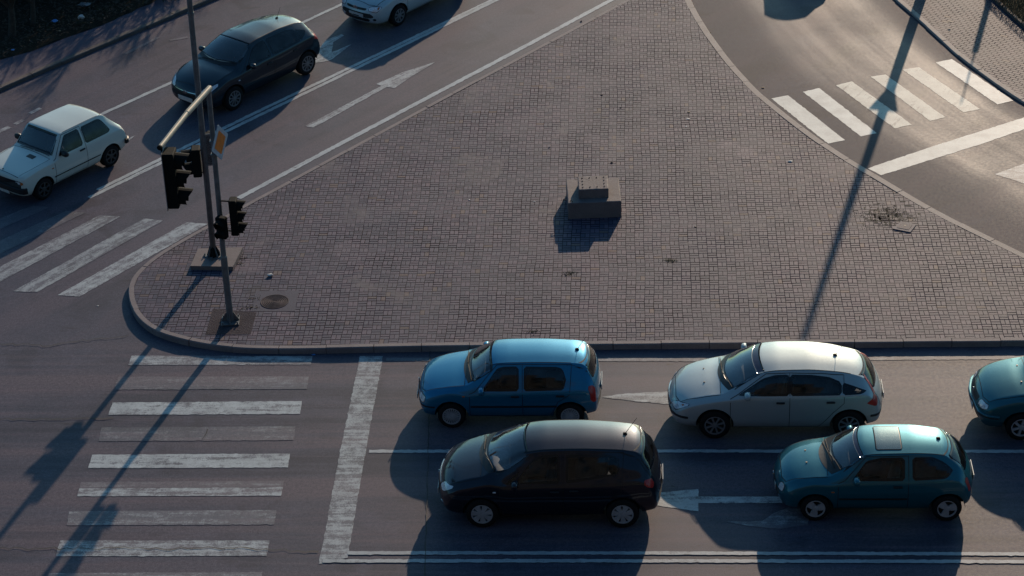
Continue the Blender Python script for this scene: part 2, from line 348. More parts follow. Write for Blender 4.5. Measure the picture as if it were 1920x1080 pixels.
PW['bright'] = m_paint('road_paint_bright', .34, R(60), (.66, .70, .66))
# ------------------------------------------------------------------ the car builder
def pchip(xs, ys):
    x = np.array(xs, float); y = np.array(ys, float); h = np.diff(x); d = np.diff(y)/h; n = len(x); m = np.zeros(n)
    m[0], m[-1] = d[0], d[-1]
    for i in range(1, n-1):
        if d[i-1]*d[i] > 0:
            w1, w2 = 2*h[i]+h[i-1], h[i]+2*h[i-1]; m[i] = (w1+w2)/(w1/d[i-1]+w2/d[i])
    def f(q):
        q = np.clip(np.asarray(q, float), x[0], x[-1]); i = np.clip(np.searchsorted(x, q, 'right')-1, 0, n-2); t = (q-x[i])/h[i]
        return (2*t**3-3*t**2+1)*y[i]+(t**3-2*t**2+t)*h[i]*m[i]+(-2*t**3+3*t**2)*y[i+1]+(t**3-t**2)*h[i]*m[i+1]
    return f
def chaikin_open(P, it):
    for _ in range(it):
        q = [P[:, :1]]; a, b = P[:, :-1], P[:, 1:]
        mid = np.stack([a*.75+b*.25, a*.25+b*.75], 2).reshape(P.shape[0], -1, 2)
        P = np.concatenate([P[:, :1], mid[:, 1:-1], P[:, -1:]], 1)
    return P
def rounded(poly, it=2, rad=.045):
    P = [Vector(p) for p in poly]; n = len(P); q = []
    for i in range(n):
        a, b, c = P[i-1], P[i], P[(i+1) % n]; r1 = min(rad, (a-b).length*.42); r2 = min(rad, (c-b).length*.42)
        p0 = b+(a-b).normalized()*r1; p1 = b+(c-b).normalized()*r2
        for t in (0, .25, .5, .75, 1): q.append(tuple(p0*(1-t)**2+b*2*t*(1-t)+p1*t*t))
    return q
def in_poly(px, py, poly):
    px = np.asarray(px); py = np.asarray(py); c = np.zeros(px.shape, bool); n = len(poly)
    for i in range(n):
        x0, y0 = poly[i]; x1, y1 = poly[(i+1) % n]
        if y0 == y1: continue
        c ^= ((y0 > py) != (y1 > py)) & (px < (x1-x0)*(py-y0)/(y1-y0)+x0)
    return c
def shrink(poly, d):
    P = np.array(poly); n = len(P); A = sum(P[i][0]*P[(i+1) % n][1]-P[(i+1) % n][0]*P[i][1] for i in range(n))
    if A < 0: P = P[::-1]
    out = []
    for i in range(n):
        a, b, c = P[i-1], P[i], P[(i+1) % n]
        e1 = (b-a)/max(1e-6, np.hypot(*(b-a))); e2 = (c-b)/max(1e-6, np.hypot(*(c-b)))
        n1 = np.array([-e1[1], e1[0]]); n2 = np.array([-e2[1], e2[0]]); m = n1+n2; k = m@m
        out.append(b+m*(2*d/max(k, .6)))
    return [tuple(p) for p in out]

class Shell:
    """one car body surface; features are laid on it by casting onto the real surface"""
    def __init__(s, kn, W, soft=.3, ns=120):
        k = np.array(kn, float); s.L = k[-1, 0]; s.W = W
        fn = [pchip(k[:, 0], k[:, i]) for i in range(1, 8)]
        xs = np.linspace(0, s.L, 900); zt = fn[0](xs)+fn[1](xs); ws = fn[3](xs)
        arc = np.concatenate([[0], np.cumsum(np.hypot(np.diff(xs), np.hypot(np.diff(zt), np.diff(ws)))+1e-5)])
        x = np.interp(np.linspace(0, arc[-1], ns), arc, xs)
        zt, cr, zs, ws, wt, zb, bow = [f(x) for f in fn]
        s.fn = fn
        wm = ws+.018; wb = ws-.05
        hgt = zs-zb
        P = np.stack([np.stack([0*x, zb], 1), np.stack([wb*.88, zb], 1), np.stack([wb, zb+.10*hgt], 1), np.stack([wm-.012, zb+.34*hgt], 1), np.stack([wm, zb+.66*hgt], 1), np.stack([wm-.006, zb+.86*hgt], 1),
             np.stack([ws, zs], 1), np.stack([ws+(wt-ws)*soft, zs+(zt-zs)*soft], 1), np.stack([ws+(wt-ws)*.5, zs+(zt-zs)*.5], 1)+np.stack([.012+0*x, 0*x], 1), np.stack([ws+(wt-ws)*(1-soft*.55), zs+(zt-zs)*(1-soft*.55)], 1),
             np.stack([wt, zt], 1), np.stack([wt*(1-soft*.35), zt+cr*soft*.6], 1), np.stack([wt*.55, zt+cr*.72], 1), np.stack([wt*.25, zt+cr*.96], 1), np.stack([0*x, zt+cr], 1)], 1)
        P = chaikin_open(P, 2); m = P.shape[1]
        ring = np.concatenate([np.stack([-P[:, :, 0], P[:, :, 1]], 2), np.stack([P[:, m-2:0:-1, 0], P[:, m-2:0:-1, 1]], 2)], 1)
        X = x[:, None]+bow[:, None]*np.clip(np.abs(ring[:, :, 0])/W, 0, 1.0)**2
        V = np.stack([X, ring[:, :, 0], ring[:, :, 1]], 2); n, r = V.shape[:2]
        s.V = V.reshape(-1, 3).copy()
        i = np.arange(n-1)[:, None]*r; j = np.arange(r)[None]; j2 = (j+1) % r
        s.F = np.stack([i+j, i+j2, i+r+j2, i+r+j], 2).reshape(-1, 4)
        s.caps = [list(range(r-1, -1, -1)), [(n-1)*r+q for q in range(r)]]
        c = s.V[s.F].mean(1); a = s.V[s.F[:, 2]]-s.V[s.F[:, 0]]; b = s.V[s.F[:, 3]]-s.V[s.F[:, 1]]; nn = np.cross(a, b); nn /= np.maximum(1e-9, np.linalg.norm(nn, axis=1))[:, None]
        top = c[:, 2] > 1.2
        if (nn[top][:, 2]).mean() < 0: s.F = s.F[:, ::-1]; nn = -nn
        s.c, s.nm = c, nn
        s.bvh = BVHTree.FromPolygons([Vector(v) for v in s.V], [tuple(int(q) for q in f) for f in s.F]+[(c_[0], c_[k_], c_[k_+1]) for c_ in s.caps for k_ in range(1, len(c_)-1)])
    def hit(s, o, d):
        h = s.bvh.ray_cast(Vector(o), Vector(d))
        if h[0] is None:
            h = s.bvh.find_nearest(Vector(o)+Vector(d)*4); return h[0], h[1]
        n = h[1]
        if n.dot(Vector(d)) > 0: n = -n
        return h[0], n
    FR = {}
    def frame(s, mode):
        L = s.L
        return {'side-': ((0, -4, 0), (1, 0, 0), (0, 0, 1), (0, 1, 0)), 'side+': ((0, 4, 0), (1, 0, 0), (0, 0, 1), (0, -1, 0)),
                'top': ((0, 0, 4), (1, 0, 0), (0, 1, 0), (0, 0, -1)), 'topy': ((0, 0, 4), (0, 1, 0), (1, 0, 0), (0, 0, -1)), 'front': ((-4, 0, 0), (0, 1, 0), (0, 0, 1), (1, 0, 0)), 'rear': ((L+4, 0, 0), (0, 1, 0), (0, 0, 1), (-1, 0, 0)),
                'fd-': ((-3.2, -2.4, 0), (.6, -.8, 0), (0, 0, 1), (.8, .6, 0)), 'fd+': ((-3.2, 2.4, 0), (.6, .8, 0), (0, 0, 1), (.8, -.6, 0)),
                'rd-': ((L+3.2, -2.4, 0), (-.6, -.8, 0), (0, 0, 1), (-.8, .6, 0)), 'rd+': ((L+3.2, 2.4, 0), (-.6, .8, 0), (0, 0, 1), (-.8, -.6, 0))}[mode]
    def at(s, mode, a, b, off=0.0):
        O, A, B, D = [Vector(q) for q in s.frame(mode)]
        if mode.startswith('rd'):                     # measured from the tail corner
            O = O+A*0
        p, n = s.hit(O+A*a+B*b, D); return p+n*off, n
    def patch(s, mb, mode, poly, off=.004, step=.05, mi=0, edge_mi=None, skirt=.012):
        A = [p[0] for p in poly]; a0, a1 = min(A), max(A); nc = max(3, int((a1-a0)/step)+1)
        cols = list(np.linspace(a0+1e-4, a1-1e-4, nc+1)); n = len(poly); grid = []
        hmax = max(p[1] for p in poly)-min(p[1] for p in poly); nr = max(2, int(hmax/step)+1)
        for a in cols:
            zs = []
            for i in range(n):
                x0, y0 = poly[i]; x1, y1 = poly[(i+1) % n]
                if (x0 <= a < x1) or (x1 <= a < x0): zs.append(y0+(y1-y0)*(a-x0)/(x1-x0))
            if len(zs) < 2: zs = [poly[0][1]]*2
            lo, hi = min(zs), max(zs); grid.append([s.at(mode, a, lo+(hi-lo)*k/nr, off) for k in range(nr+1)])
        V = [g[0] for c in grid for g in c]; F = []; MI = []
        w = nr+1
        for i in range(nc):
            for k in range(nr):
                F.append((i*w+k, (i+1)*w+k, (i+1)*w+k+1, i*w+k+1)); MI.append(edge_mi if edge_mi is not None and (i in (0, nc-1) or k in (0, nr-1)) else mi)
        b = [i*w for i in range(nc+1)]+[nc*w+k for k in range(1, nr+1)]+[i*w+nr for i in range(nc-1, -1, -1)]+[k for k in range(nr-1, 0, -1)]
        e1 = V[w+1]-V[0]; e2 = V[w]-V[1]; k_ = (nc//2)*w+nr//2
        q_ = F[(nc//2)*nr+nr//2]; fn = (V[q_[2]]-V[q_[0]]).cross(V[q_[3]]-V[q_[1]])
        flat0 = [g for c in grid for g in c]
        if fn.dot(flat0[k_][1]) < 0: F = [f[::-1] for f in F]
        base = len(V); flat = [g for c in grid for g in c]
        V += [flat[q][0]-flat[q][1]*skirt for q in b]
        for q in range(len(b)):
            r = (q+1) % len(b); F.append((b[q], base+q, base+r, b[r])); MI.append(edge_mi if edge_mi is not None else mi)
        o = len(mb.v); mb.v += V; mb.f += [tuple(x+o for x in f) for f in F]; mb.m += MI
    def seam(s, mb, mode, line, w=.011, off=.0022, mi=1, closed=False, step=.06):
        pts = [Vector(p) for p in line]
        if closed: pts.append(pts[0])
        q = []
        for a, b in zip(pts[:-1], pts[1:]):
            m = max(1, int((b-a).length/step)); q += [a.lerp(b, k/m) for k in range(m)]
        q.append(pts[-1]); V = []
        for i, p in enumerate(q):
            t = (q[min(i+1, len(q)-1)]-q[max(i-1, 0)]).normalized(); nrm = Vector((-t.y, t.x))*(w/2)
            V += [s.at(mode, *(p-nrm), off)[0], s.at(mode, *(p+nrm), off)[0]]
        mb.add(V, [(2*i, 2*i+1, 2*i+3, 2*i+2) for i in range(len(q)-1)], mi)

def wheel(parent, x, y, r, wd, side, rim):
    """side -1: outer face towards -y"""
    mb = MB(); h = wd/2
    prof = [(r*.62, -h), (r*.70, -h*1.05), (r*.90, -h*1.02), (r*.97, -h*.8), (r, -h*.55), (r*.993, 0), (r, h*.55), (r*.97, h*.8), (r*.90, h*1.02), (r*.70, h*1.05), (r*.62, h)]
    mb.lathe(prof, axis='Y', n=36, closed=True); o = mb.build('wheel', M['tyre'], parent, smooth=True); o.location = (x, y, r)
    n, wi, wo, mat, cen = rim; rb = MB(); R0 = r*.655; yo = side*h
    rb.lathe([(R0, yo*.9), (R0, yo*1.03), (R0*.90, yo*1.04), (R0*.87, yo*.8)], axis='Y', n=36, mi=0)
    rb.lathe([(0, yo*.45), (R0*.95, yo*.45)], axis='Y', n=24, mi=1)
    rb.lathe([(0, yo*1.06), (cen*R0*.7, yo*1.05), (cen*R0, yo*.98), (cen*R0, yo*.5)], axis='Y', n=20, mi=0)
    for k in range(n):
        t = 2*math.pi*k/n+.3; c, s_ = math.cos(t), math.sin(t)
        def P(rr, ww, yy): return Vector((c*rr-s_*ww, yy, s_*rr+c*ww))
        i_, o_ = cen*R0*.8, R0*.93
        V = [P(i_, -wi*R0, yo*1.02), P(i_, wi*R0, yo*1.02), P(o_, wo*R0, yo*.99), P(o_, -wo*R0, yo*.99)]
        V += [v-Vector((0, yo*.35, 0)) for v in V]
        rb.add(V, [(0,1,2,3), (0,4,5,1), (1,5,6,2), (2,6,7,3), (3,7,4,0)], 0)
    rb.build('rim', [M[mat], M['seam']], o)
    return o
def wrap_strip(sh, z, hgt, thick, cx, amax, rear=False, rot=None):
    """bumper or rubbing strip that follows the end of the car"""
    inner, outer = [], []
    for i in range(33):
        a = R(-amax+2*amax*i/32); d = Vector((-math.cos(a), math.sin(a), 0)) if not rear else Vector((math.cos(a), math.sin(a), 0))
        o = Vector((cx, 0, z))+d*3.2; p, n = sh.hit(o, -d); n = Vector((n.x, n.y, 0)).normalized(); inner.append(p-n*.02); outer.append(p+n*thick)
    V = []; F = []
    for p, q in zip(inner, outer):
        for z0, f in ((-hgt/2, 0), (-hgt*.42, 1), (hgt*.42, 1), (hgt/2, 0)):
            b = p.lerp(q, .75 if f == 0 else 1); V.append(Vector((b.x, b.y, z+z0)))
        V.append(Vector((p.x, p.y, z+hgt/2))); V.append(Vector((p.x, p.y, z-hgt/2)))
    for i in range(32):
        for k in range(6): F.append((i*6+k, i*6+(k+1) % 6, (i+1)*6+(k+1) % 6, (i+1)*6+k))
    F.append(tuple(range(6))); F.append(tuple(range(32*6+5, 32*6-1, -1)))
    return V, F

def make_car(name, sp):
    root = empty(name, (0, 0, 0)); sh = Shell(sp['kn'], sp['W'], sp.get('soft', .3), sp.get('ns', 120)); W, L = sp['W'], sh.L
    c, nm = sh.c, sh.nm; nf = len(sh.F); part = np.zeros(nf, int)          # 0 body
    sidef = np.abs(nm[:, 1]) > .42; topf = nm[:, 2] > .12
    # panels first
    parts = ['body']
    def claim(nme, mask): parts.append(nme); part[mask] = len(parts)-1; return len(parts)-1
    bon = sp['bonnet']; bi = claim('bonnet', topf & in_poly(c[:, 0], c[:, 1], bon))
    tg = sp['tailgate']; ti = claim('tailgate', (nm[:, 0] > .25) & in_poly(c[:, 1], c[:, 2], tg) & (c[:, 0] > L*.7))
    dids = []
    for sgn in (-1, 1):
        for dp, wp, hd in sp['doors']:
            dids.append((claim('door', sidef & (c[:, 1]*sgn > 0) & in_poly(c[:, 0], c[:, 2], dp)), sgn, dp, wp, hd))
    # openings
    kill = np.zeros(nf, bool); ws_poly = sp['screen']; rw = sp['rear_win']
    kill |= topf & (c[:, 0] < L*.6) & in_poly(c[:, 0], c[:, 1], shrink(ws_poly, .035))
    kill |= (nm[:, 0] > .05) & (c[:, 0] > L*.6) & in_poly(c[:, 1], c[:, 2], shrink(rw, .03))
    for wp in [d[1] for d in sp['doors']]+sp.get('quarter', []):
        kill |= sidef & in_poly(c[:, 0], c[:, 2], shrink(rounded(wp), .02))
    Ra = sp['R']+sp.get('gap', .055); zw = sp['R']
    vs = np.zeros(len(sh.V), bool)
    for xw in (sp['xf'], sp['xr']):
        d = np.hypot(c[:, 0]-xw, c[:, 2]-zw); m = (d < Ra) & (np.abs(c[:, 1]) > W*.55); kill |= m
    kv = np.zeros(len(sh.V), bool); kv[sh.F[kill].ravel()] = True; lv = np.zeros(len(sh.V), bool); lv[sh.F[~kill].ravel()] = True
    V = sh.V.copy()
    for xw in (sp['xf'], sp['xr']):
        d = np.hypot(V[:, 0]-xw, V[:, 2]-zw); m = kv & lv & (np.abs(d-Ra) < .06) & (np.abs(V[:, 1]) > W*.6)
        V[m, 0] = xw+(V[m, 0]-xw)*Ra/d[m]; V[m, 2] = zw+(V[m, 2]-zw)*Ra/d[m]
    paint = sp['paint']
    def emit(pid, nme, parent, extra=None):
        f = sh.F[(part == pid) & ~kill]; used = np.unique(f); mp = -np.ones(len(V), int); mp[used] = np.arange(len(used)); mb = MB()
        mb.v = [Vector(q) for q in V[used]]; mb.f = [tuple(int(q) for q in r) for r in mp[f]]; mb.m = [0]*len(mb.f)
        n0 = len(mb.f)
        if pid == 0:
            for cap in sh.caps: mb.add([V[q] for q in cap], [tuple(range(len(cap)))], 0)
        if extra: extra(mb)
        me = bpy.data.meshes.new(nme); me.from_pydata([tuple(v) for v in mb.v], [], mb.f)
        for m_ in (paint, M['seam'], M['black']): me.materials.append(m_)
        me.polygons.foreach_set('material_index', mb.m); me.polygons.foreach_set('use_smooth', [i < n0 or mb.m[i] == 0 for i in range(len(mb.f))]); me.update()
        o = bpy.data.objects.new(nme, me); COL.objects.link(o); o.parent = parent; return o
    def body_extra(mb):
        for xw in (sp['xf'], sp['xr']):
            for sgn in (-1, 1):                                   # wheel housings
                y0, y1 = sgn*(W-.012-sp.get('tuck', .02)), sgn*(W-.32); n = 28; VV = []; FF = []
                for k in range(n+1):
                    a = R(3)+R(174)*k/n; VV += [(xw+math.cos(a)*(Ra+.004), y0, zw+math.sin(a)*(Ra+.004)), (xw+math.cos(a)*(Ra-.01), y1, zw+math.sin(a)*(Ra-.01))]
                FF = [(2*k, 2*k+1, 2*k+3, 2*k+2) for k in range(n)]; FF.append(tuple(2*k+1 for k in range(n+1)))
                mb.add(VV, FF, 2)
        for line, mode in sp.get('seams', []): sh.seam(mb, mode, line)
        xa = max(q[0] for q in ws_poly)-.1; xe = sp['roof_end'] if 'roof_end' in sp else L*.84
        for sgn in (-1, 1): sh.seam(mb, 'top', [(x_, sgn*(float(sh.fn[4](x_))-.012)) for x_ in np.linspace(xa, xe, 14)], w=.016)
        if sp.get('mould'):
            for sgn in ('side-', 'side+'):
                for poly in sp['mould']: sh.patch(mb, sgn, poly, .012, .12, 2)
    emit(0, 'body', root, body_extra)
    def bon_extra(mb):
        sh.seam(mb, 'top', bon, closed=True)
        for x, y in sp.get('jets', []): p, n = sh.at('top', x, y); mb.box(p, (.03, .03, .025), mi=2)
    emit(bi, 'bonnet', root, bon_extra)
    tgo = emit(ti, 'tailgate', root, lambda mb: sh.seam(mb, 'rear', tg, closed=True))
    for pid, sgn, dp, wp, hd in dids:
        mode = 'side-' if sgn < 0 else 'side+'
        dr = emit(pid, 'door', root, lambda mb: sh.seam(mb, mode, dp, closed=True))
        g = MB(); sh.patch(g, mode, rounded(wp), .003, .05, 0, 1); g.build('window', [M[sp.get('side_glass', 'glass_side')], M['frit']], dr, fix=False)
        if hd:
            h = MB(); p, n = sh.at(mode, *hd); h.box(p+n*.012, (.17, .03, .045), bev=.012); h.build('handle', M[sp.get('handle_mat', 'black')], dr)
    for wp in sp.get('quarter', []):
        for mode in ('side-', 'side+'):
            g = MB(); sh.patch(g, mode, rounded(wp), .003, .05, 0, 1); g.build('side_window', [M[sp.get('side_glass', 'glass_side')], M['frit']], root, fix=False)
    g = MB(); sh.patch(g, 'topy', [(y, x) for x, y in ws_poly], .003, .06, 0, 1); wso = g.build('windscreen', [M['glass'], M['frit']], root, smooth=True, fix=False)
    g = MB(); sh.patch(g, 'rear', rounded(rw), .003, .05, 0, 1); g.build('rear_window', [M['glass_rear'], M['frit']], tgo, smooth=True, fix=False)
    if sp.get('band'):
        g = MB(); sh.patch(g, 'topy', [(y, x) for x, y in sp['band']], .006, .05, skirt=.002); g.build('sun_band', M['band'], wso, smooth=True, fix=False)
    # cowl panel and wipers
    if sp.get('cowl'):
        g = MB(); sh.patch(g, 'topy', [(y, x) for x, y in sp['cowl']], .005, .05); g.build('cowl', M['black'], root)
    for (x0, y0), (x1, y1) in sp.get('wipers', []):
        g = MB(); g.tube([sh.at('top', x0+(x1-x0)*t, y0+(y1-y0)*t, .022)[0] for t in (0, .25, .5, .75, 1)], .008, 5); g.build('wiper', M['rubber'], root)
    # wheels
    for xw in (sp['xf'], sp['xr']):
        for sgn in (-1, 1): wheel(root, xw, sgn*(W-sp.get('tuck', .02)-.095), sp['R'], .19, sgn, sp['rim'])
    # lamps
    for sgn in ('-', '+'):
        g = MB(); sh.patch(g, 'fd'+sgn, rounded(sp['lamp'], 1), .006, .018, 0, sp.get('lamp_edge', 1)); hl = g.build('headlight', [M['lamp'], M['lamp_dk'], M['amber']], root)
        for mb_, poly in (('reflector', sp.get('bulb')), ('indicator', sp.get('ind'))):
            if poly:
                g = MB(); sh.patch(g, 'fd'+sgn, rounded(poly, 1), .011, .03); g.build(mb_, M['lamp'] if mb_ == 'reflector' else M['amber'], hl)
        g = MB(); sh.patch(g, sp.get('tail_mode', 'rd')+(sgn), rounded(sp['tail'], 1), .006, .035); g.build('tail_light', M['red'], root)
        if sp.get('tail2'):
            g = MB(); sh.patch(g, 'rd'+sgn, sp['tail2'], .006, .035); g.build('tail_light_strip', M['red'], root)
        if sp.get('fog'):
            g = MB(); sh.patch(g, 'fd'+sgn, rounded(sp['fog'], 1), .005, .03); g.build('fog_light', M[sp.get('fog_mat', 'lamp_dk')], root)
        if sp.get('repeater'):
            g = MB(); p, n = sh.at('side'+sgn, *sp['repeater']); g.box(p, (.06, .016, .03), bev=.006); g.build('side_repeater', M[sp.get('rep_mat', 'amber')], root)
    if sp.get('grille'):
        g = MB(); sh.patch(g, 'front', rounded(sp['grille'], 1), .004, .04)
        gr = g.build('grille', M['black'], root)
        if sp.get('badge'):
            bx, bz, kind = sp['badge']; p, n = sh.at('front', bx, bz, .008); g = MB()
            if kind == 'chevron':
                for k in (0, 1):
                    z0 = k*.05
                    for q in (-1, 1): g.add([p+Vector((-.01, 0, z0+.045)), p+Vector((-.01, 0, z0+.018)), p+Vector((0, q*.075, z0-.035)), p+Vector((0, q*.075, z0-.010))], [(0,1,2,3)])
            else:
                g.lathe([(.055, 0), (.055, -.01), (.045, -.012), (.045, 0)], (0,0,0), axis='X', n=20, closed=True)
                if kind == 'oval': g.v = [Vector((v.x, v.y*1.3, v.z*.7)) for v in g.v]
                if kind == 'oval': g.box((-.008, 0, 0), (.008, .10, .010)); g.box((-.008, -.03, 0), (.008, .012, .06)); g.box((-.008, .03, 0), (.008, .012, .06))
                g.v = [v+p for v in g.v]
            g.build('badge', M['chrome'], gr)
    if sp.get('intake'):
        g = MB(); sh.patch(g, 'front', rounded(sp['intake'], 1), .004, .04); g.build('air_intake', M['black'], root)
    pz = sp.get('plate_z', .42); p, n = sh.at('front', 0, pz); rot = Matrix.Rotation(0, 3, 'Y')
    g = MB(); g.box(p+Vector((-.012, 0, 0)), (.02, .52, .115), bev=.006)
    pl = g.build('number_plate', M['plate'], root)
    p, n = sh.at('rear', 0, sp.get('rplate_z', .62)); g = MB(); g.box(p+Vector((.012, 0, 0)), (.02, .52, .115), bev=.006); g.build('rear_number_plate', M['plate'], root)
    # bumpers
    for key, rear in (('bump', False), ('rbump', True)):
        for z, hg, th, cx, am, mt in sp.get(key, []):
            g = MB(); VV, FF = wrap_strip(sh, z, hg, th, cx if not rear else L-cx, am, rear); g.add(VV, FF); g.build('rear_bumper' if rear else 'front_bumper', M[mt] if mt else paint, root)
    # mirrors
    mx, mz = sp['mirror']
    for sgn in (-1, 1):
        p, n = sh.at('side-' if sgn < 0 else 'side+', mx, mz); g = MB(); q = p+Vector((0, sgn*.11, .05))
        prof = []
        V_ = []; F_ = []; nu, nv = 10, 12
        for i in range(nu+1):
            th = math.pi*i/nu
            for k in range(nv):
                ph = 2*math.pi*k/nv; e = lambda t: math.copysign(abs(t)**.75, t)
                xx = e(math.sin(th)*math.cos(ph))*.075; zz = e(math.sin(th)*math.sin(ph))*.072; yy = e(math.cos(th))*.105
                if xx > .035: xx = .035
                V_.append(q+Vector((xx, yy, zz)))
        for i in range(nu):
            for k in range(nv): F_.append((i*nv+k, i*nv+(k+1) % nv, (i+1)*nv+(k+1) % nv, (i+1)*nv+k))
        g.add(V_, F_, 0); g.tube([p+Vector((0, -sgn*.02, 0)), q-Vector((0, 0, .02))], .022, 6, 1)
        mo = g.build('mirror', [sp.get('mirror_mat', paint), M['black']], root, smooth=True)
        g = MB(); g.box(q+Vector((.037, 0, 0)), (.004, .16, .10), bev=.001); g.build('mirror_glass', M['chrome'], mo)
    if sp.get('antenna'):
        ax, ah = sp['antenna']; p, n = sh.at('top', ax, 0); g = MB(); g.box(p+Vector((0, 0, .015)), (.09, .045, .04), taper=.5)
        if ah: g.tube([p, p+Vector((ah*.55, 0, ah*.85))], [.006, .004], 6)
        g.build('antenna', M['black'], root)
    if sp.get('sunroof'):
        sr = sp['sunroof']; g = MB(); sh.patch(g, 'top', rounded(sr, 2, .06), .004, .025, 0, 1, .004); g.build('sunroof', [M[sp.get('sunroof_mat', 'frit')], M['black']], root, smooth=True)
    if sp.get('scoop'):
        g = MB(); sh.patch(g, 'top', sp['scoop'], .012, .05); g.build('air_scoop', M['black'], root)
    if sp.get('chrome_strip'):
        g = MB(); sh.patch(g, 'front', sp['chrome_strip'], .012, .05); g.build('trim_strip', M['chrome'], root)
    # cabin
    cx0 = sp['cab']; zf = sp.get('seat_z', .42)
    fab = M[sp.get('fabric', 'fabric')]
    for sgn in (-1, 1):
        g = MB(); y = sgn*.36
        g.box((cx0+.02, y, zf), (.52, .48, .18), bev=.06); g.box((cx0+.33, y, zf+.36), (.15, .47, .62), rot=Matrix.Rotation(R(14), 3, 'Y'), bev=.06)
        s_ = g.build('seat', fab, root, smooth=True); g = MB(); g.box((cx0+.44, y, zf+.74), (.10, .26, .17), bev=.04); g.build('headrest', fab, s_, smooth=True)
    g = MB(); g.box((cx0+1.0, 0, zf), (.5, 1.2, .18), bev=.06); g.box((cx0+1.28, 0, zf+.34), (.15, 1.2, .58), rot=Matrix.Rotation(R(16), 3, 'Y'), bev=.06); g.build('rear_seat', fab, root, smooth=True)
    dz = sp.get('dash_z', .86); g = MB(); g.box((cx0-.72, 0, dz-.12), (.46, 2*W-.36, .24), bev=.07); g.build('dashboard', M['dash'], root, smooth=True)
    g = MB(); tilt = Matrix.Rotation(R(-62), 3, 'Y'); ring = []
    for k in range(25): a = 2*math.pi*k/24; ring.append(Vector((cx0-.40, -.36, dz+.0))+tilt@Vector((.18*math.cos(a), .18*math.sin(a), 0)))
    g.tube(ring, .016, 6); ctr = Vector((cx0-.40, -.36, dz)); g.box(ctr, (.14, .13, .05), rot=tilt, bev=.02)
    g.tube([ctr, ctr+tilt@Vector((0, .17, 0))], .014, 5); g.tube([ctr, ctr+tilt@Vector((0, -.17, 0))], .014, 5); g.tube([ctr, Vector((cx0-.68, -.36, dz-.1))], .025, 6)
    g.build('steering_wheel', M['black'], root, smooth=True)
    g = MB(); p, n = sh.at('top', max(q[0] for q in ws_poly)-.02, 0); g.box(p+Vector((.0, 0, -.075)), (.03, .20, .065), bev=.012); g.build('rear_view_mirror', M['black'], root)
    return root
# ------------------------------------------------------------------ the cars
def screen(xb, bb, yb, xt, bt, yt, n=14):
    P = [(xb+bb*(t*t), yb*t) for t in [-1+2*i/n for i in range(n+1)]]
    Q = [(xt+bt*(t*t), yt*t) for t in [1-2*i/n for i in range(n+1)]]
    return P+Q
def crescent(x0, b0, x1, b1, y, n=12):
    P = [(x0+b0*(t*t), y*t) for t in [-1+2*i/n for i in range(n+1)]]
    return P+[(x1+b1*(t*t), y*t) for t in [1-2*i/n for i in range(n+1)]]
def rect(x0, x1, z0, z1): return [(x0, z0), (x1, z0), (x1, z1), (x0, z1)]
def sym(pts): return pts+[(-x, z) for x, z in reversed(pts)]
S = {}
# columns: x, edge height, crown, shoulder height, shoulder half width, top half width, underside, plan bow
S['polo'] = dict(W=.825, xf=.72, xr=3.12, R=.285, kn=[
    (0, .56, .01, .50, .58, .50, .42, .16), (.03, .63, .02, .56, .66, .56, .30, .16), (.10, .71, .03, .63, .715, .60, .23, .15), (.30, .80, .045, .72, .755, .63, .20, .13), (.62, .875, .05, .80, .785, .66, .20, .12), (.98, .93, .06, .87, .80, .69, .20, .12),
    (1.06, .965, .06, .885, .802, .675, .20, .12), (1.30, 1.16, .065, .90, .805, .60, .20, .10), (1.52, 1.325, .06, .91, .807, .555, .20, .07), (1.62, 1.365, .055, .915, .807, .548, .20, .06), (1.9, 1.392, .055, .92, .807, .548, .20, .03), (2.5, 1.40, .055, .935, .807, .545, .20, 0), (3.1, 1.375, .055, .95, .80, .53, .21, -.04), (3.38, 1.335, .05, .955, .785, .52, .22, -.07),
    (3.46, 1.29, .05, .955, .78, .525, .23, -.08), (3.58, 1.08, .045, .94, .765, .57, .25, -.10), (3.66, .93, .03, .86, .75, .60, .27, -.11), (3.71, .80, .03, .74, .735, .62, .29, -.12), (3.735, .66, .02, .58, .70, .60, .34, -.12), (3.745, .56, .01, .50, .62, .55, .42, -.12)],
    bonnet=[(.13, -.45), (.20, -.58), (.55, -.64), (1.0, -.67), (1.0, .67), (.55, .64), (.20, .58), (.13, .45)], tailgate=sym([(-.56, .62), (-.60, .9), (-.47, 1.35)]),
    screen=screen(1.07, .12, .655, 1.53, .055, .53), cowl=crescent(.95, .12, 1.07, .12, .62), rear_win=sym([(-.53, 1.0), (-.46, 1.30)]),
    wipers=[((1.05, -.05), (1.15, -.60)), ((1.03, .5), (1.04, .0))],
    doors=[([(1.10, .28), (2.17, .28), (2.17, 1.36), (1.66, 1.34), (1.20, .94), (1.10, .90)], [(1.34, .955), (2.10, .965), (2.10, 1.315), (1.80, 1.31), (1.66, 1.27)], (2.02, .82)),
           ([(2.17, .28), (2.72, .28), (2.88, .62), (3.12, .78), (3.16, 1.33), (2.17, 1.36)], [(2.20, .965), (3.00, .985), (3.06, 1.06), (2.98, 1.26), (2.86, 1.30), (2.20, 1.315)], (2.93, .84))],
    lamp=[(.40, .555), (.62, .52), (.69, .60), (.66, .675), (.45, .69)], bulb=[(.44, .58), (.54, .565), (.55, .66), (.46, .67)], tail=[(.58, .58), (.74, .60), (.74, .90), (.66, .92), (.57, .88)],
    grille=sym([(-.34, .60), (-.36, .67)]), badge=(0, .635, 'ring'), intake=sym([(-.40, .33), (-.40, .40)]), rim=(20, .045, .065, 'alloy', .30), bump=[(.47, .03, .010, .55, 78, 'black')],
    mould=[rect(1.12, 2.16, .50, .535), rect(2.18, 2.86, .505, .54)], mirror=(1.36, .97), antenna=(3.26, .36), cab=1.85, repeater=(.98, .74), dash_z=.93)
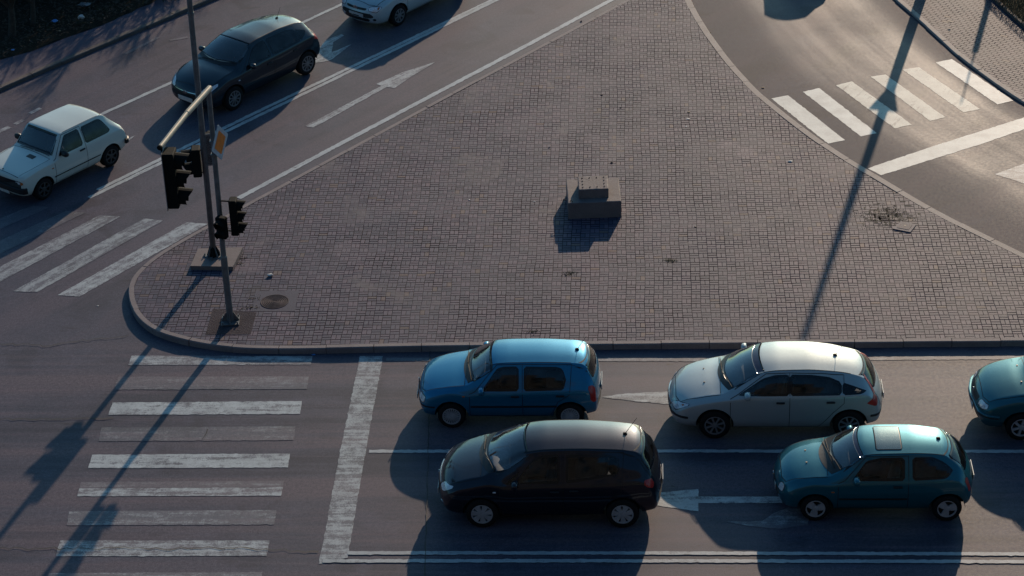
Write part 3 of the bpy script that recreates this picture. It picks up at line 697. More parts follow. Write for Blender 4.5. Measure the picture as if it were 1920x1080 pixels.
S['meriva'] = dict(W=.90, xf=.87, xr=3.53, R=.315, kn=[
    (0, .60, .01, .54, .60, .52, .44, .20), (.04, .68, .02, .61, .70, .58, .30, .20), (.12, .77, .03, .69, .765, .63, .24, .18), (.30, .88, .045, .79, .81, .66, .21, .15), (.60, .985, .05, .88, .845, .69, .20, .14), (.82, 1.045, .06, .94, .86, .71, .20, .14),
    (.90, 1.085, .065, .95, .865, .70, .20, .14), (1.25, 1.295, .075, .98, .875, .63, .20, .13), (1.60, 1.455, .075, 1.0, .88, .575, .20, .10), (1.74, 1.495, .07, 1.01, .88, .565, .20, .09), (2.1, 1.545, .065, 1.02, .88, .56, .20, .04), (2.7, 1.56, .06, 1.03, .88, .555, .20, 0), (3.3, 1.535, .06, 1.05, .87, .54, .21, -.04), (3.72, 1.485, .055, 1.06, .85, .525, .22, -.08),
    (3.86, 1.44, .05, 1.06, .835, .525, .23, -.10), (4.02, 1.24, .045, 1.04, .81, .57, .24, -.13), (4.14, 1.05, .03, .97, .79, .60, .26, -.15), (4.22, .88, .03, .82, .765, .62, .28, -.16), (4.27, .70, .02, .64, .72, .60, .34, -.16), (4.285, .58, .01, .53, .62, .54, .44, -.16)],
    bonnet=[(.14, -.40), (.22, -.62), (.50, -.70), (.86, -.73), (.86, .73), (.50, .70), (.22, .62), (.14, .40)], tailgate=sym([(-.60, .62), (-.66, 1.0), (-.50, 1.48)]),
    screen=screen(.93, .24, .72, 1.70, .08, .555), cowl=crescent(.80, .22, .93, .24, .67), rear_win=sym([(-.60, 1.10), (-.50, 1.43)]),
    wipers=[((.92, -.10), (1.12, -.66)), ((.90, .62), (.90, .02))],
    doors=[([(1.22, .28), (2.42, .28), (2.42, 1.50), (1.85, 1.46), (1.34, 1.10), (1.22, 1.0)], [(1.50, 1.06), (2.36, 1.07), (2.36, 1.465), (2.05, 1.45), (1.84, 1.37)], (2.26, .92)),
           ([(2.42, .28), (3.02, .28), (3.22, .66), (3.50, .82), (3.56, 1.47), (2.42, 1.50)], [(2.47, 1.075), (3.44, 1.12), (3.50, 1.22), (3.44, 1.40), (3.25, 1.45), (2.47, 1.465)], (2.62, .94))],
    quarter=[[(1.32, 1.04), (1.46, 1.055), (1.62, 1.20)]],
    lamp=[(.36, .68), (.58, .645), (.80, .80), (.78, .83), (.50, .80)], bulb=[(.45, .70), (.54, .69), (.56, .76), (.48, .76)], tail=[(.62, .86), (.70, .80), (.86, .90), (.82, .99), (.64, .98)],
    grille=sym([(-.40, .60), (-.44, .68)]), badge=(0, .66, 'ring'), intake=sym([(-.48, .33), (-.46, .45)]), chrome_strip=rect(-.38, .38, .675, .70), fog=[(.45, .40), (.60, .41), (.62, .445), (.47, .43)], fog_mat='chrome',
    rim=(7, .15, .30, 'alloy', .36), mirror=(1.52, 1.05), antenna=(3.58, .42), cab=1.86, repeater=(1.12, .80), rep_mat='lamp', dash_z=1.0, seat_z=.52, side_glass='glass_side', gap=.05)
S['c4'] = dict(W=.88, xf=.92, xr=3.55, R=.315, kn=[
    (0, .50, .01, .45, .58, .50, .40, .22), (.04, .58, .02, .52, .68, .56, .27, .22), (.14, .69, .03, .61, .75, .61, .21, .20), (.36, .80, .04, .72, .80, .65, .19, .16), (.70, .89, .05, .81, .83, .68, .18, .14), (1.00, .945, .06, .87, .845, .70, .18, .14),
    (1.08, .975, .065, .88, .848, .69, .18, .14), (1.42, 1.18, .07, .91, .855, .62, .18, .12), (1.72, 1.325, .07, .925, .86, .575, .18, .10), (1.86, 1.37, .065, .93, .86, .565, .18, .08), (2.2, 1.41, .06, .935, .86, .56, .18, .04), (2.7, 1.415, .06, .95, .86, .55, .18, 0), (3.2, 1.37, .06, .965, .855, .53, .19, -.03), (3.6, 1.285, .055, .98, .84, .50, .20, -.06),
    (3.82, 1.21, .05, .98, .825, .50, .21, -.08), (3.98, 1.08, .045, .965, .81, .55, .23, -.11), (4.10, .95, .03, .89, .79, .59, .25, -.14), (4.19, .82, .03, .77, .76, .60, .28, -.16), (4.245, .66, .02, .60, .70, .58, .34, -.17), (4.26, .56, .01, .50, .60, .52, .42, -.17)],
    bonnet=[(.16, -.38), (.24, -.60), (.60, -.68), (1.03, -.71), (1.03, .71), (.60, .68), (.24, .60), (.16, .38)], tailgate=sym([(-.60, .62), (-.62, .95), (-.46, 1.24)]),
    screen=screen(1.09, .22, .69, 1.82, .08, .55), band=crescent(1.66, .10, 1.80, .085, .56), cowl=crescent(.99, .20, 1.09, .22, .65), rear_win=sym([(-.55, .97), (-.47, 1.235)]),
    wipers=[((1.08, -.05), (1.26, -.62)), ((1.06, .60), (1.08, .0))], jets=[(.72, -.25), (.72, .25)],
    doors=[([(1.22, .26), (2.38, .26), (2.38, 1.36), (1.92, 1.34), (1.36, .97), (1.22, .9)], [(1.36, .96), (2.375, .975), (2.375, 1.335), (2.10, 1.325), (1.86, 1.26)], (2.20, .84)),
           ([(2.38, .26), (2.96, .26), (3.22, .60), (3.44, .82), (3.44, 1.28), (3.0, 1.34), (2.38, 1.36)], [(2.385, .975), (3.395, .99), (3.395, 1.19), (3.15, 1.275), (2.80, 1.325), (2.385, 1.335)], (3.18, .85))],
    quarter=[[(3.405, .99), (3.76, .995), (3.90, 1.02), (3.66, 1.11), (3.405, 1.19)]],
    lamp=[(.36, .58), (.60, .535), (.86, .71), (.84, .74), (.55, .70)], bulb=[(.46, .59), (.57, .58), (.62, .66), (.50, .66)], ind=[(.72, .66), (.76, .69), (.74, .705), (.69, .68)], tail=[(.60, .80), (.72, .70), (.90, .80), (.76, .90), (.66, .93)], tail2=[(.60, .92), (.70, .90), (.62, 1.16), (.55, 1.20)],
    grille=sym([(-.40, .50), (-.42, .55)]), badge=(0, .56, 'chevron'), intake=sym([(-.46, .30), (-.45, .42)]), chrome_strip=rect(-.42, .42, .555, .575),
    rim=(8, .06, .10, 'alloy_dk', .28), bump=[(.455, .05, .012, .62, 74, 'black')], rbump=[(.50, .05, .012, .55, 72, 'black')], mirror=(1.56, .97), antenna=(3.30, .34), cab=2.02, dash_z=.94, handle_mat='black', fabric='fabric_lt')
S['corsa'] = dict(W=.80, xf=.75, xr=3.20, R=.28, kn=[
    (0, .52, .01, .47, .52, .44, .40, .20), (.04, .60, .02, .53, .63, .52, .29, .20), (.12, .70, .03, .61, .70, .57, .22, .19), (.32, .81, .045, .72, .745, .60, .20, .17), (.62, .875, .055, .80, .77, .63, .20, .15), (.94, .92, .065, .86, .785, .66, .20, .15),
    (1.02, .955, .065, .875, .787, .65, .20, .15), (1.32, 1.165, .07, .895, .79, .585, .20, .13), (1.56, 1.31, .065, .905, .79, .54, .20, .10), (1.68, 1.345, .06, .91, .79, .53, .20, .08), (2.0, 1.375, .055, .92, .79, .53, .20, .03), (2.5, 1.38, .055, .93, .787, .52, .20, 0), (3.0, 1.335, .055, .94, .775, .49, .21, -.04), (3.16, 1.30, .05, .94, .77, .485, .22, -.06),
    (3.28, 1.22, .05, .94, .76, .50, .23, -.08), (3.48, 1.03, .045, .92, .745, .54, .24, -.12), (3.60, .89, .03, .83, .73, .56, .26, -.14), (3.68, .76, .03, .71, .705, .56, .29, -.16), (3.72, .63, .02, .57, .65, .54, .34, -.16), (3.735, .55, .01, .50, .57, .50, .42, -.16)],
    bonnet=[(.13, -.34), (.20, -.52), (.55, -.61), (.97, -.66), (.97, .66), (.55, .61), (.20, .52), (.13, .34)], tailgate=sym([(-.52, .62), (-.57, .88), (-.44, 1.31)]),
    screen=screen(1.05, .21, .645, 1.56, .085, .52), band=crescent(1.47, .10, 1.55, .085, .52), cowl=crescent(.84, .20, 1.05, .21, .60), rear_win=sym([(-.51, .93), (-.45, 1.27)]),
    wipers=[((1.03, -.05), (1.21, -.60)), ((1.0, .52), (1.03, .0)), ((.93, .45), (1.10, -.5))], jets=[(.60, -.20), (.60, .20)],
    doors=[([(1.16, .27), (2.46, .27), (2.46, 1.33), (1.68, 1.31), (1.28, .95), (1.16, .9)], [(1.40, .95), (2.39, .96), (2.39, 1.305), (1.95, 1.30), (1.68, 1.23)], (2.26, .82))],
    quarter=[[(2.53, .965), (3.16, .985), (3.30, 1.04), (3.12, 1.20), (2.92, 1.285), (2.53, 1.305)]],
    lamp=[(.38, .53), (.52, .51), (.58, .58), (.56, .66), (.46, .68), (.38, .62)], tail=[(.52, .58), (.64, .60), (.66, .84), (.56, .86)],
    grille=sym([(-.24, .52), (-.27, .57)]), badge=(0, .545, 'ring'), intake=sym([(-.36, .31), (-.38, .39)]), rim=(3, .30, .44, 'alloy', .34), mirror=(1.50, .96), antenna=(3.06, 0), cab=1.92, repeater=(1.06, .66),
    sunroof=[(1.86, -.40), (2.36, -.40), (2.36, .40), (1.86, .40)], sunroof_mat='sunroof', dash_z=.92, fabric='fabric_lt', mould=[rect(1.18, 2.44, .50, .53)])
S['i30'] = dict(W=.885, xf=.88, xr=3.53, R=.32, kn=[
    (0, .56, .01, .50, .60, .52, .42, .22), (.04, .64, .02, .57, .70, .58, .28, .22), (.13, .73, .03, .65, .765, .63, .22, .20), (.34, .84, .045, .76, .81, .66, .20, .17), (.68, .935, .055, .86, .84, .69, .20, .15), (.98, .985, .06, .91, .85, .71, .20, .15),
    (1.06, 1.02, .065, .92, .852, .70, .20, .15), (1.40, 1.22, .07, .95, .86, .63, .20, .13), (1.72, 1.36, .07, .97, .862, .58, .20, .10), (1.84, 1.395, .065, .98, .862, .57, .20, .08), (2.2, 1.435, .06, .99, .862, .56, .20, .04), (2.8, 1.435, .06, 1.01, .86, .54, .20, 0), (3.3, 1.395, .055, 1.03, .85, .52, .21, -.04), (3.75, 1.325, .05, 1.04, .83, .50, .22, -.08),
    (3.88, 1.27, .05, 1.04, .82, .50, .23, -.09), (4.02, 1.10, .045, .99, .80, .54, .24, -.12), (4.14, .96, .03, .90, .78, .58, .26, -.14), (4.22, .82, .03, .77, .75, .60, .29, -.16), (4.27, .68, .02, .62, .70, .58, .34, -.16), (4.285, .58, .01, .52, .60, .52, .42, -.16)],
    bonnet=[(.15, -.40), (.24, -.62), (.60, -.69), (1.01, -.72), (1.01, .72), (.60, .69), (.24, .62), (.15, .40)], tailgate=sym([(-.60, .62), (-.62, .98), (-.46, 1.30)]),
    screen=screen(1.08, .22, .70, 1.80, .08, .56), cowl=crescent(.99, .20, 1.08, .22, .65), rear_win=sym([(-.54, 1.04), (-.46, 1.27)]), wipers=[((1.08, -.05), (1.25, -.62)), ((1.06, .60), (1.08, .0))],
    doors=[([(1.22, .28), (2.36, .28), (2.36, 1.39), (1.90, 1.36), (1.34, 1.0), (1.22, .94)], [(1.42, 1.0), (2.32, 1.02), (2.32, 1.355), (2.05, 1.345), (1.85, 1.28)], (2.18, .86)),
           ([(2.36, .28), (2.94, .28), (3.20, .64), (3.44, .86), (3.44, 1.34), (2.36, 1.39)], [(2.38, 1.02), (3.40, 1.06), (3.40, 1.26), (3.10, 1.335), (2.38, 1.355)], (3.14, .90))],
    quarter=[[(3.40, 1.06), (3.66, 1.09), (3.74, 1.15), (3.40, 1.26)]],
    lamp=[(.38, .62), (.58, .60), (.90, .80), (.88, .84), (.54, .76)], bulb=[(.46, .64), (.56, .635), (.60, .70), (.50, .70)], tail=[(.62, .82), (.74, .80), (.92, .90), (.80, .98), (.66, .97)],
    grille=sym([(-.40, .54), (-.44, .60)]), badge=(0, .60, 'oval'), intake=sym([(-.50, .30), (-.46, .42)]), chrome_strip=rect(-.40, .40, .605, .62), fog=[(.50, .36), (.62, .37), (.62, .43), (.52, .42)], rim=(10, .06, .09, 'alloy_dk', .28), mirror=(1.54, 1.0), antenna=(3.38, .30), cab=2.0, repeater=(1.1, .74), rep_mat='lamp', dash_z=.97)
S['yugo'] = dict(W=.77, xf=.66, xr=2.80, R=.275, soft=.10, kn=[
    (0, .70, .0, .64, .66, .60, .42, .07), (.02, .765, .01, .70, .715, .63, .34, .07), (.06, .79, .015, .735, .735, .645, .28, .07), (.3, .825, .025, .775, .745, .65, .22, .06), (.65, .86, .03, .815, .75, .655, .20, .05), (1.0, .895, .035, .855, .755, .66, .20, .05),
    (1.05, .92, .035, .865, .755, .655, .20, .05), (1.26, 1.15, .04, .88, .755, .605, .20, .04), (1.42, 1.315, .035, .885, .755, .57, .20, .03), (1.48, 1.345, .03, .885, .755, .565, .20, .03), (1.8, 1.365, .03, .89, .755, .565, .20, .01), (2.3, 1.365, .03, .89, .755, .56, .20, 0), (2.72, 1.35, .03, .89, .75, .55, .20, -.01), (2.82, 1.325, .03, .89, .748, .545, .21, -.02),
    (3.05, 1.12, .03, .885, .742, .57, .22, -.03), (3.24, .945, .025, .875, .735, .60, .23, -.04), (3.31, .885, .02, .83, .73, .62, .25, -.05), (3.38, .78, .02, .73, .72, .62, .29, -.05), (3.41, .68, .01, .62, .70, .61, .36, -.05), (3.42, .60, .0, .54, .64, .58, .42, -.05)],
    bonnet=[(.07, -.58), (.5, -.62), (1.02, -.645), (1.02, .645), (.5, .62), (.07, .58)], tailgate=sym([(-.56, .62), (-.58, .88), (-.52, 1.33)]),
    screen=screen(1.06, .05, .63, 1.42, .03, .54), rear_win=sym([(-.55, .96), (-.51, 1.27)]), wipers=[((1.05, -.1), (1.08, -.58)), ((1.05, .42), (1.05, -.05))],
    doors=[([(1.06, .28), (2.06, .28), (2.06, 1.33), (1.50, 1.32), (1.14, .92), (1.06, .88)], [(1.22, .93), (2.0, .935), (2.0, 1.30), (1.56, 1.295)], (1.93, .83))],
    quarter=[[(2.08, .935), (2.82, .94), (2.90, .98), (2.72, 1.26), (2.62, 1.30), (2.08, 1.30)]],
    lamp=[(.42, .60), (.60, .60), (.60, .69), (.42, .70)], lamp_edge=1, ind=[(.55, .61), (.63, .61), (.63, .68), (.55, .68)], tail=[(.46, .60), (.62, .60), (.62, .74), (.46, .74)], grille=sym([(-.58, .565), (-.58, .70)]),
    rim=(6, .10, .16, 'steel_wheel', .36), bump=[(.45, .15, .06, .30, 78, 'black')], rbump=[(.50, .12, .07, .36, 74, 'black')], mould=[rect(1.0, 2.46, .455, .475)], mirror=(1.34, .94), mirror_mat=M['black'], handle_mat='black', cab=1.72, plate_z=.34, dash_z=.88, repeater=(.98, .70), scoop=[(.78, -.30), (.90, -.30), (.90, -.08), (.78, -.08)], tuck=.025, jets=[(.12, 0)])
def reshape(key, belt=0.0, roof=0.0, narrow=0.0, up=0.0):
    sp = S[key]; H = max(k[1] for k in sp['kn']); kn = [list(k) for k in sp['kn']]; zb = sp['mirror'][1]
    def fz(z):
        if z > zb+.06: z = z-roof*(z-.95)/(H-.95)+up*(1 if z > 1.2 else 0)
        elif z > .78: z -= belt*min(1, (z-.70)/.2)
        return z
    for k in kn:
        if k[1] > 1.05: k[1] -= roof*(k[1]-.95)/(H-.95); k[5] -= narrow*min(1, (k[1]-1.0)/.25)
        if k[0] > .9: k[3] -= belt*min(1, max(0, (k[3]-.60)/.2))
    sp['kn'] = kn; f = lambda P: [(a, fz(z)) for a, z in P]
    sp['doors'] = [(f(d), f(w_), (h[0], fz(h[1])) if h else None) for d, w_, h in sp['doors']]; sp['quarter'] = [f(q) for q in sp.get('quarter', [])]
    g = lambda z: z-roof*max(0, (z-.95))/(H-.95)
    sp['tailgate'] = [(a, g(z)) for a, z in sp['tailgate']]; sp['rear_win'] = [(a, g(z)) for a, z in sp['rear_win']]; sp['mirror'] = (sp['mirror'][0], sp['mirror'][1]-belt); sp['dash_z'] -= belt*.5
reshape('polo', .115, .085, .075, .012); reshape('meriva', .10, .06, .055, .012); reshape('c4', .0, .03, .0, .012); reshape('corsa', .07, .075, .02, .012); reshape('i30', .05, .0, .03, .01); reshape('yugo', .03, 0, 0)
S['xsara'] = dict(S['c4'], W=.85, xf=.87, xr=3.41, R=.30, lamp=[(.38, .60), (.62, .56), (.76, .68), (.74, .73), (.52, .73), (.40, .69)], bulb=[(.46, .61), (.58, .60), (.60, .68), (.48, .68)], ind=[(.64, .63), (.70, .66), (.71, .715), (.64, .70)], tail2=None,
    grille=sym([(-.34, .60), (-.38, .66)]), badge=(0, .615, 'chevron'), intake=sym([(-.46, .29), (-.45, .42)]), chrome_strip=None, fog=[(.50, .33), (.60, .33), (.60, .40), (.50, .40)], rim=(8, .09, .13, 'alloy_dk', .34), bump=[], plate_z=.43, jets=[], fabric='fabric', repeater=(1.12, .74))
kx = [list(k) for k in S['c4']['kn']]
for k in kx:
    k[4] *= .965; k[5] *= .97
    if k[0] < 1.1: k[1] += .03; k[3] += .035
    if .03 < k[0] < .3: k[1] += .02
S['xsara']['kn'] = kx
S['saloon'] = dict(S['i30'], W=.86, xf=.86, xr=3.40, R=.30, lamp=[(.36, .60), (.58, .58), (.70, .63), (.68, .72), (.42, .72)], bulb=[(.48, .60), (.60, .60), (.62, .68), (.50, .68)], grille=sym([(-.34, .60), (-.36, .70)]), badge=(0, .65, 'ring'), chrome_strip=None, fog=None, rim=(6, .10, .14, 'alloy', .30), bump=[(.50, .09, .05, .6, 78, None), (.50, .025, .056, .6, 77, 'black')], repeater=(1.1, .68), jets=[(.88, -.3), (.88, .3)])
ks = [list(k) for k in S['i30']['kn']]
for k in ks:
    k[4] *= .975; k[5] *= .98
    if k[0] < .5: k[7] *= .8
    if k[0] > 1.0: k[1] -= .015*(1 if k[0] > 1.3 else 0)
S['saloon']['kn'] = ks
M['sunroof'] = m_paintwork('tinted_roof_glass', (.16, .22, .22), .5, .25, coat=1.0)
for k_, v_ in (('polo', .16), ('meriva', .18), ('c4', .17), ('corsa', .18), ('i30', .16)): S[k_]['soft'] = v_
PAINT = {'polo': ((.003, .19, .35), .58, .40), 'meriva': ((.015, .016, .026), .7, .42), 'c4': ((.45, .51, .51), .42, .55), 'corsa': ((.008, .14, .185), .6, .40), 'i30': ((.016, .030, .042), .6, .42), 'yugo': ((.62, .68, .62), 0, .5), 'xsara': ((.50, .60, .62), .2, .42), 'saloon': ((.02, .14, .17), .6, .42)}
for k, (c_, m_, r_) in PAINT.items(): S[k]['paint'] = m_paintwork('car_paint_'+k, c_, m_, r_)

def place_car(key, wheel_px, ang, label, which='f', sx=1.0):
    """stand the car so that its camera-side wheel touches the surveyed spot"""
    sp = S[key]; g = G(*wheel_px); car = make_car('car', sp)
    lx = (sp['xf'] if which == 'f' else sp['xr'])*sx; ly = -(sp['W']-.03)
    c, s_ = math.cos(ang), math.sin(ang)
    car.location = (g.x-(lx*c-ly*s_), g.y-(lx*s_+ly*c), 0); car.rotation_euler = (0, 0, ang); car.scale = (sx, 1, 1)
    tag(car, label, 'car'); return car
car_polo = place_car('polo', (848, 803), ROAD_A, 'blue five-door hatchback first in the lane beside the kerb of the paved island', sx=.975)
car_meriva = place_car('meriva', (905, 990), ROAD_A, 'black tall hatchback with silver wheel covers, foremost beside the double line', sx=.975)
car_c4 = place_car('c4', (1340, 823), ROAD_A, 'silver hatchback with arched side windows, waiting behind the blue hatchback', sx=.985)
car_corsa = place_car('corsa', (1528, 977), ROAD_A, 'teal three-door hatchback with a sunroof, waiting behind the black tall hatchback', sx=.98)
car_end = place_car('saloon', (1913, 826), ROAD_A, 'dark green car cut off by the right edge, only its bonnet and front wheel showing')
car_i30 = place_car('i30', (442, 206), UP_A, 'dark hatchback with a bright red tail light on the upper road behind the lamp post')
car_yugo = place_car('yugo', (86, 374), UP_A+R(1), 'old boxy white three-door car with black bumpers on the upper road')
car_xsara = place_car('xsara', (750, 48), UP_A, 'pale blue-white car at the top edge with amber indicators and a chevron badge')
for c_, lab in ((car_polo, 'car waiting'),):
    pass
# ------------------------------------------------------------------ ground, roads, pavements
def sheet(name, poly, z, mat, kind='structure'):
    bm = bmesh.new(); vs = [bm.verts.new((p[0], p[1], z)) for p in poly]; f = bm.faces.new(vs)
    if f.normal.z < 0: bmesh.ops.reverse_faces(bm, faces=[f])
    bm.normal_update()
    if f.normal.z < 0: f.normal_flip()
    bmesh.ops.triangulate(bm, faces=bm.faces[:]); me = bpy.data.meshes.new(name); bm.to_mesh(me); bm.free(); me.materials.append(mat)
    o = bpy.data.objects.new(name, me); COL.objects.link(o)
    if kind: o['kind'] = kind
    return o
def smooth_line(pts, it=2, closed=False):
    P = [Vector(p) for p in pts]
    for _ in range(it):
        q = [] if closed else [P[0]]
        for i in range(len(P) if closed else len(P)-1):
            a, b = P[i], P[(i+1) % len(P)]; q += [a.lerp(b, .25), a.lerp(b, .75)]
        if not closed: q = [P[0]]+q[2:-1]+[P[-1]] if False else [P[0]]+q[1:]+[P[-1]]
        P = q
    return P
def resample(P, d):
    out = [P[0]]; acc = 0.0
    for a, b in zip(P[:-1], P[1:]):
        L = (b-a).length; t = d-acc
        while t <= L:
            out.append(a.lerp(b, t/L)); t += d
        acc = (acc+L) % d if L+acc >= d else acc+L
    if (out[-1]-P[-1]).length > .05: out.append(P[-1])
    return out
def offset(P, d, closed=False):
    out = []
    for i, p in enumerate(P):
        a = P[(i-1) % len(P)] if (closed or i) else P[i]; b = P[(i+1) % len(P)] if (closed or i < len(P)-1) else P[i]
        t = (b-a); t = Vector((t.x, t.y, 0)).normalized(); out.append(p+Vector((-t.y, t.x, 0))*d)
    return out
def kerb_blocks(mb, P, width, z1, seg=1.0, gap=.012, mi=0, sgn=1):
    """separate kerb stones along the line P (outer top edge); sgn +1: stone lies to the left of the walk"""
    n = max(1, int(sum((b-a).length for a, b in zip(P[:-1], P[1:]))/.05)); D = resample(P, .05); k = max(1, round(seg/.05)); i = 0
    while i < len(D)-2:
        j = min(i+k, len(D)-1); sub = D[i:j+1:4] if (j-i) >= 4 else [D[i], D[j]]
        if (sub[-1]-D[j]).length > .01: sub.append(D[j])
        t0 = (sub[1]-sub[0]).normalized(); t1 = (sub[-1]-sub[-2]).normalized(); sub = [sub[0]+t0*gap/2]+sub[1:-1]+[sub[-1]-t1*gap/2]
        jit = rnd.uniform(-.006, .006); zt = z1+jit; dy = rnd.uniform(-.008, .008)
        o = offset(sub, dy*sgn); c0 = offset(sub, (dy+.018)*sgn); inn = offset(sub, (dy+width)*sgn); V = []; m = len(sub)
        for q in range(m): V += [(o[q].x, o[q].y, -.03), (o[q].x, o[q].y, zt-.02), (c0[q].x, c0[q].y, zt), (inn[q].x, inn[q].y, zt), (inn[q].x, inn[q].y, -.03)]
        F = [(q*5+r, q*5+r+1, (q+1)*5+r+1, (q+1)*5+r) for q in range(m-1) for r in range(4)]+[(0, 1, 2, 3, 4), tuple((m-1)*5+r for r in (4, 3, 2, 1, 0))]
        mb.add(V, F, mi); i = j
tag(sheet('ground', [(-1500, -1500), (1500, -1500), (1500, 1500), (-1500, 1500)], -.06, M['earth']), kind='structure')
sheet('road', [(-70, -20), (70, -20), (70, 130), (-70, 130)], 0.0, M['asphalt'])
KH = .14
outer_px = [(1172, 0), (960, 113), (815, 190), (672, 267), (575, 320), (480, 371), (430, 399), (390, 421), (355, 440), (305, 469), (275, 490), (250, 514), (240, 535), (239.5, 552), (244, 572), (257, 594), (277, 612), (304, 625), (345, 636.5), (382, 644), (430, 650.5), (490, 653.5), (600, 653), (780, 648.5), (1250, 644), (1680, 640.5), (1960, 638.5)]
A_ = [G(x, y, KH) for x, y in outer_px]
right_px = [(1960, 494), (1920, 474), (1765, 399), (1647, 329), (1547, 269), (1440, 186), (1405, 152), (1372, 116), (1335, 67), (1310, 27), (1295, -3), (1284, -40), (1280, -75)]
B_ = [G(x, y, KH) for x, y in right_px]
far_e = G(2235, 637, KH); far_r = G(2205, 612, KH)
apex_dir = (A_[0]-A_[1]).normalized(); apex = A_[0]+apex_dir*3.6
lineA = smooth_line([apex]+A_, 2)+[far_e]
lineB = [far_r]+smooth_line(B_, 2)
lineB.append(lineB[-1]+Vector((-.15, 1.2, 0)))
kb = MB()
kerb_blocks(kb, lineA, .125, KH, 1.0, gap=.014, sgn=1); kerb_blocks(kb, lineB, .18, KH, 1.0, gap=.013, mi=1, sgn=1)
ko = kb.build('kerb', [M['kerb'], M['kerb_lit']], fix=True); tag(ko, kind='structure')
inA = offset(lineA, .06); inB = offset(lineB, .06)
sheet('island_bedding', inA+inB, .095, M['seam']).name = 'island_base'
inA = offset(lineA, .132); inB = offset(lineB, .188)
sheet('island_paving', inA+inB, KH-.006, M['paving'])
# far left pavement and verge
L_px = [(-420, 350), (-200, 254), (0, 166), (110, 118), (215, 74), (300, 38), (390, 0), (470, -34), (620, -110), (900, -260)]
LH = .10; L_ = [G(x, y, LH) for x, y in L_px]; lk = MB(); Lk = smooth_line(L_, 2); kerb_blocks(lk, Lk, .16, LH, 1.0, gap=.01, sgn=1)
tag(lk.build('far_kerb', M['kerb_dark']), kind='structure')
vL = [G(x, y, LH) for x, y in [(-420, 300), (-200, 200), (0, 112), (60, 96), (120, 72), (190, 48), (240, 24), (290, 2), (380, -40), (560, -130), (840, -270)]]
sheet('footpath', offset(Lk, .15)+list(reversed(vL)), LH-.004, M['path'])
def terrain(name, line_a, depth, z0, mat, amp=.10, nx=80, ny=26, rise=.25):
    P = resample(line_a, sum((b-a).length for a, b in zip(line_a[:-1], line_a[1:]))/nx); O = offset(P, depth); V = []; F = []; n = len(P)
    from mathutils import noise as mn
    for j in range(ny+1):
        t = j/ny
        for i in range(n):
            q = P[i].lerp(O[i], t); w = min(1, t*6); V.append((q.x+.12*mn.noise(q*2.3)*(1-t), q.y+.12*mn.noise(q*2.3+Vector((5, 0, 0)))*(1-t), z0+rise*t+w*amp*(mn.noise(q*1.1)+.5*mn.noise(q*3.1)+.25*mn.noise(q*7))))
    for j in range(ny):
        for i in range(n-1): F.append((j*n+i, j*n+i+1, (j+1)*n+i+1, (j+1)*n+i))
    o = mesh_obj(name, V, F, mat, smooth=True); tag(o, kind='structure'); return o
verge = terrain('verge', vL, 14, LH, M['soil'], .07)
# upper right pavement with grass behind
R_px = [(1560, -120), (1620, -58), (1680, 0), (1710, 25), (1762, 72), (1797, 105), (1840, 137), (1887, 171), (1920, 192), (1990, 232), (2100, 290)]
RH = .06; Rr = smooth_line([G(x, y, RH) for x, y in reversed(R_px)], 2)   # walk so that the stones lie on the far side
Rr = list(reversed(Rr)); rk = MB(); kerb_blocks(rk, Rr, .15, RH, 1.0, sgn=1); tag(rk.build('side_kerb', M['kerb_lit']), kind='structure')
gE = [G(x, y, RH) for x, y in [(1730, -130), (1800, -58), (1862, 2), (1920, 54), (1990, 116), (2160, 262)]]; gE = smooth_line(gE, 1)
sheet('pavement', offset(Rr, .145)+list(reversed(gE)), RH-.006, M['paving_side'])
gk = MB(); kerb_blocks(gk, gE, .10, RH+.07, 1.0, sgn=1); tag(gk.build('grass_edging', M['kerb_dark']), kind='structure')
terrain('lawn', offset(gE, .09), 12, RH+.02, M['turf'], .05, 60, 20, .1)

# the bend of the side road as its own worn sheet between the two kerbs
def even(P, n):
    L = [0.0]
    for a, b in zip(P[:-1], P[1:]): L.append(L[-1]+(b-a).length)
    out = []; j = 0
    for k in range(n+1):
        d = L[-1]*k/n
        while j < len(P)-2 and L[j+1] < d: j += 1
        out.append(P[j].lerp(P[j+1], min(1, max(0, (d-L[j])/max(1e-6, L[j+1]-L[j])))))
    return out, L[-1]
e0, len0 = even(offset(lineB, -.004), 60); e1, _ = even(list(reversed(Rr)), 60); V = []; UVs = []; nv = 14
for k in range(61):
    for j in range(nv+1): q = e0[k].lerp(e1[k], j/nv); V.append((q.x, q.y, .0022)); UVs.append((len0*k/60, j/nv))
F = [(k*(nv+1)+j, k*(nv+1)+j+1, (k+1)*(nv+1)+j+1, (k+1)*(nv+1)+j) for k in range(60) for j in range(nv)]
sr = mesh_obj('side_road', V, F, M['asphalt_bend'], fix=False); ul = sr.data.uv_layers.new(name='UVMap')
for lp in sr.data.loops: ul.data[lp.index].uv = UVs[lp.vertex_index]
if sr.data.polygons[0].normal.z < 0: sr.data.flip_normals()
tag(sr, kind='structure')
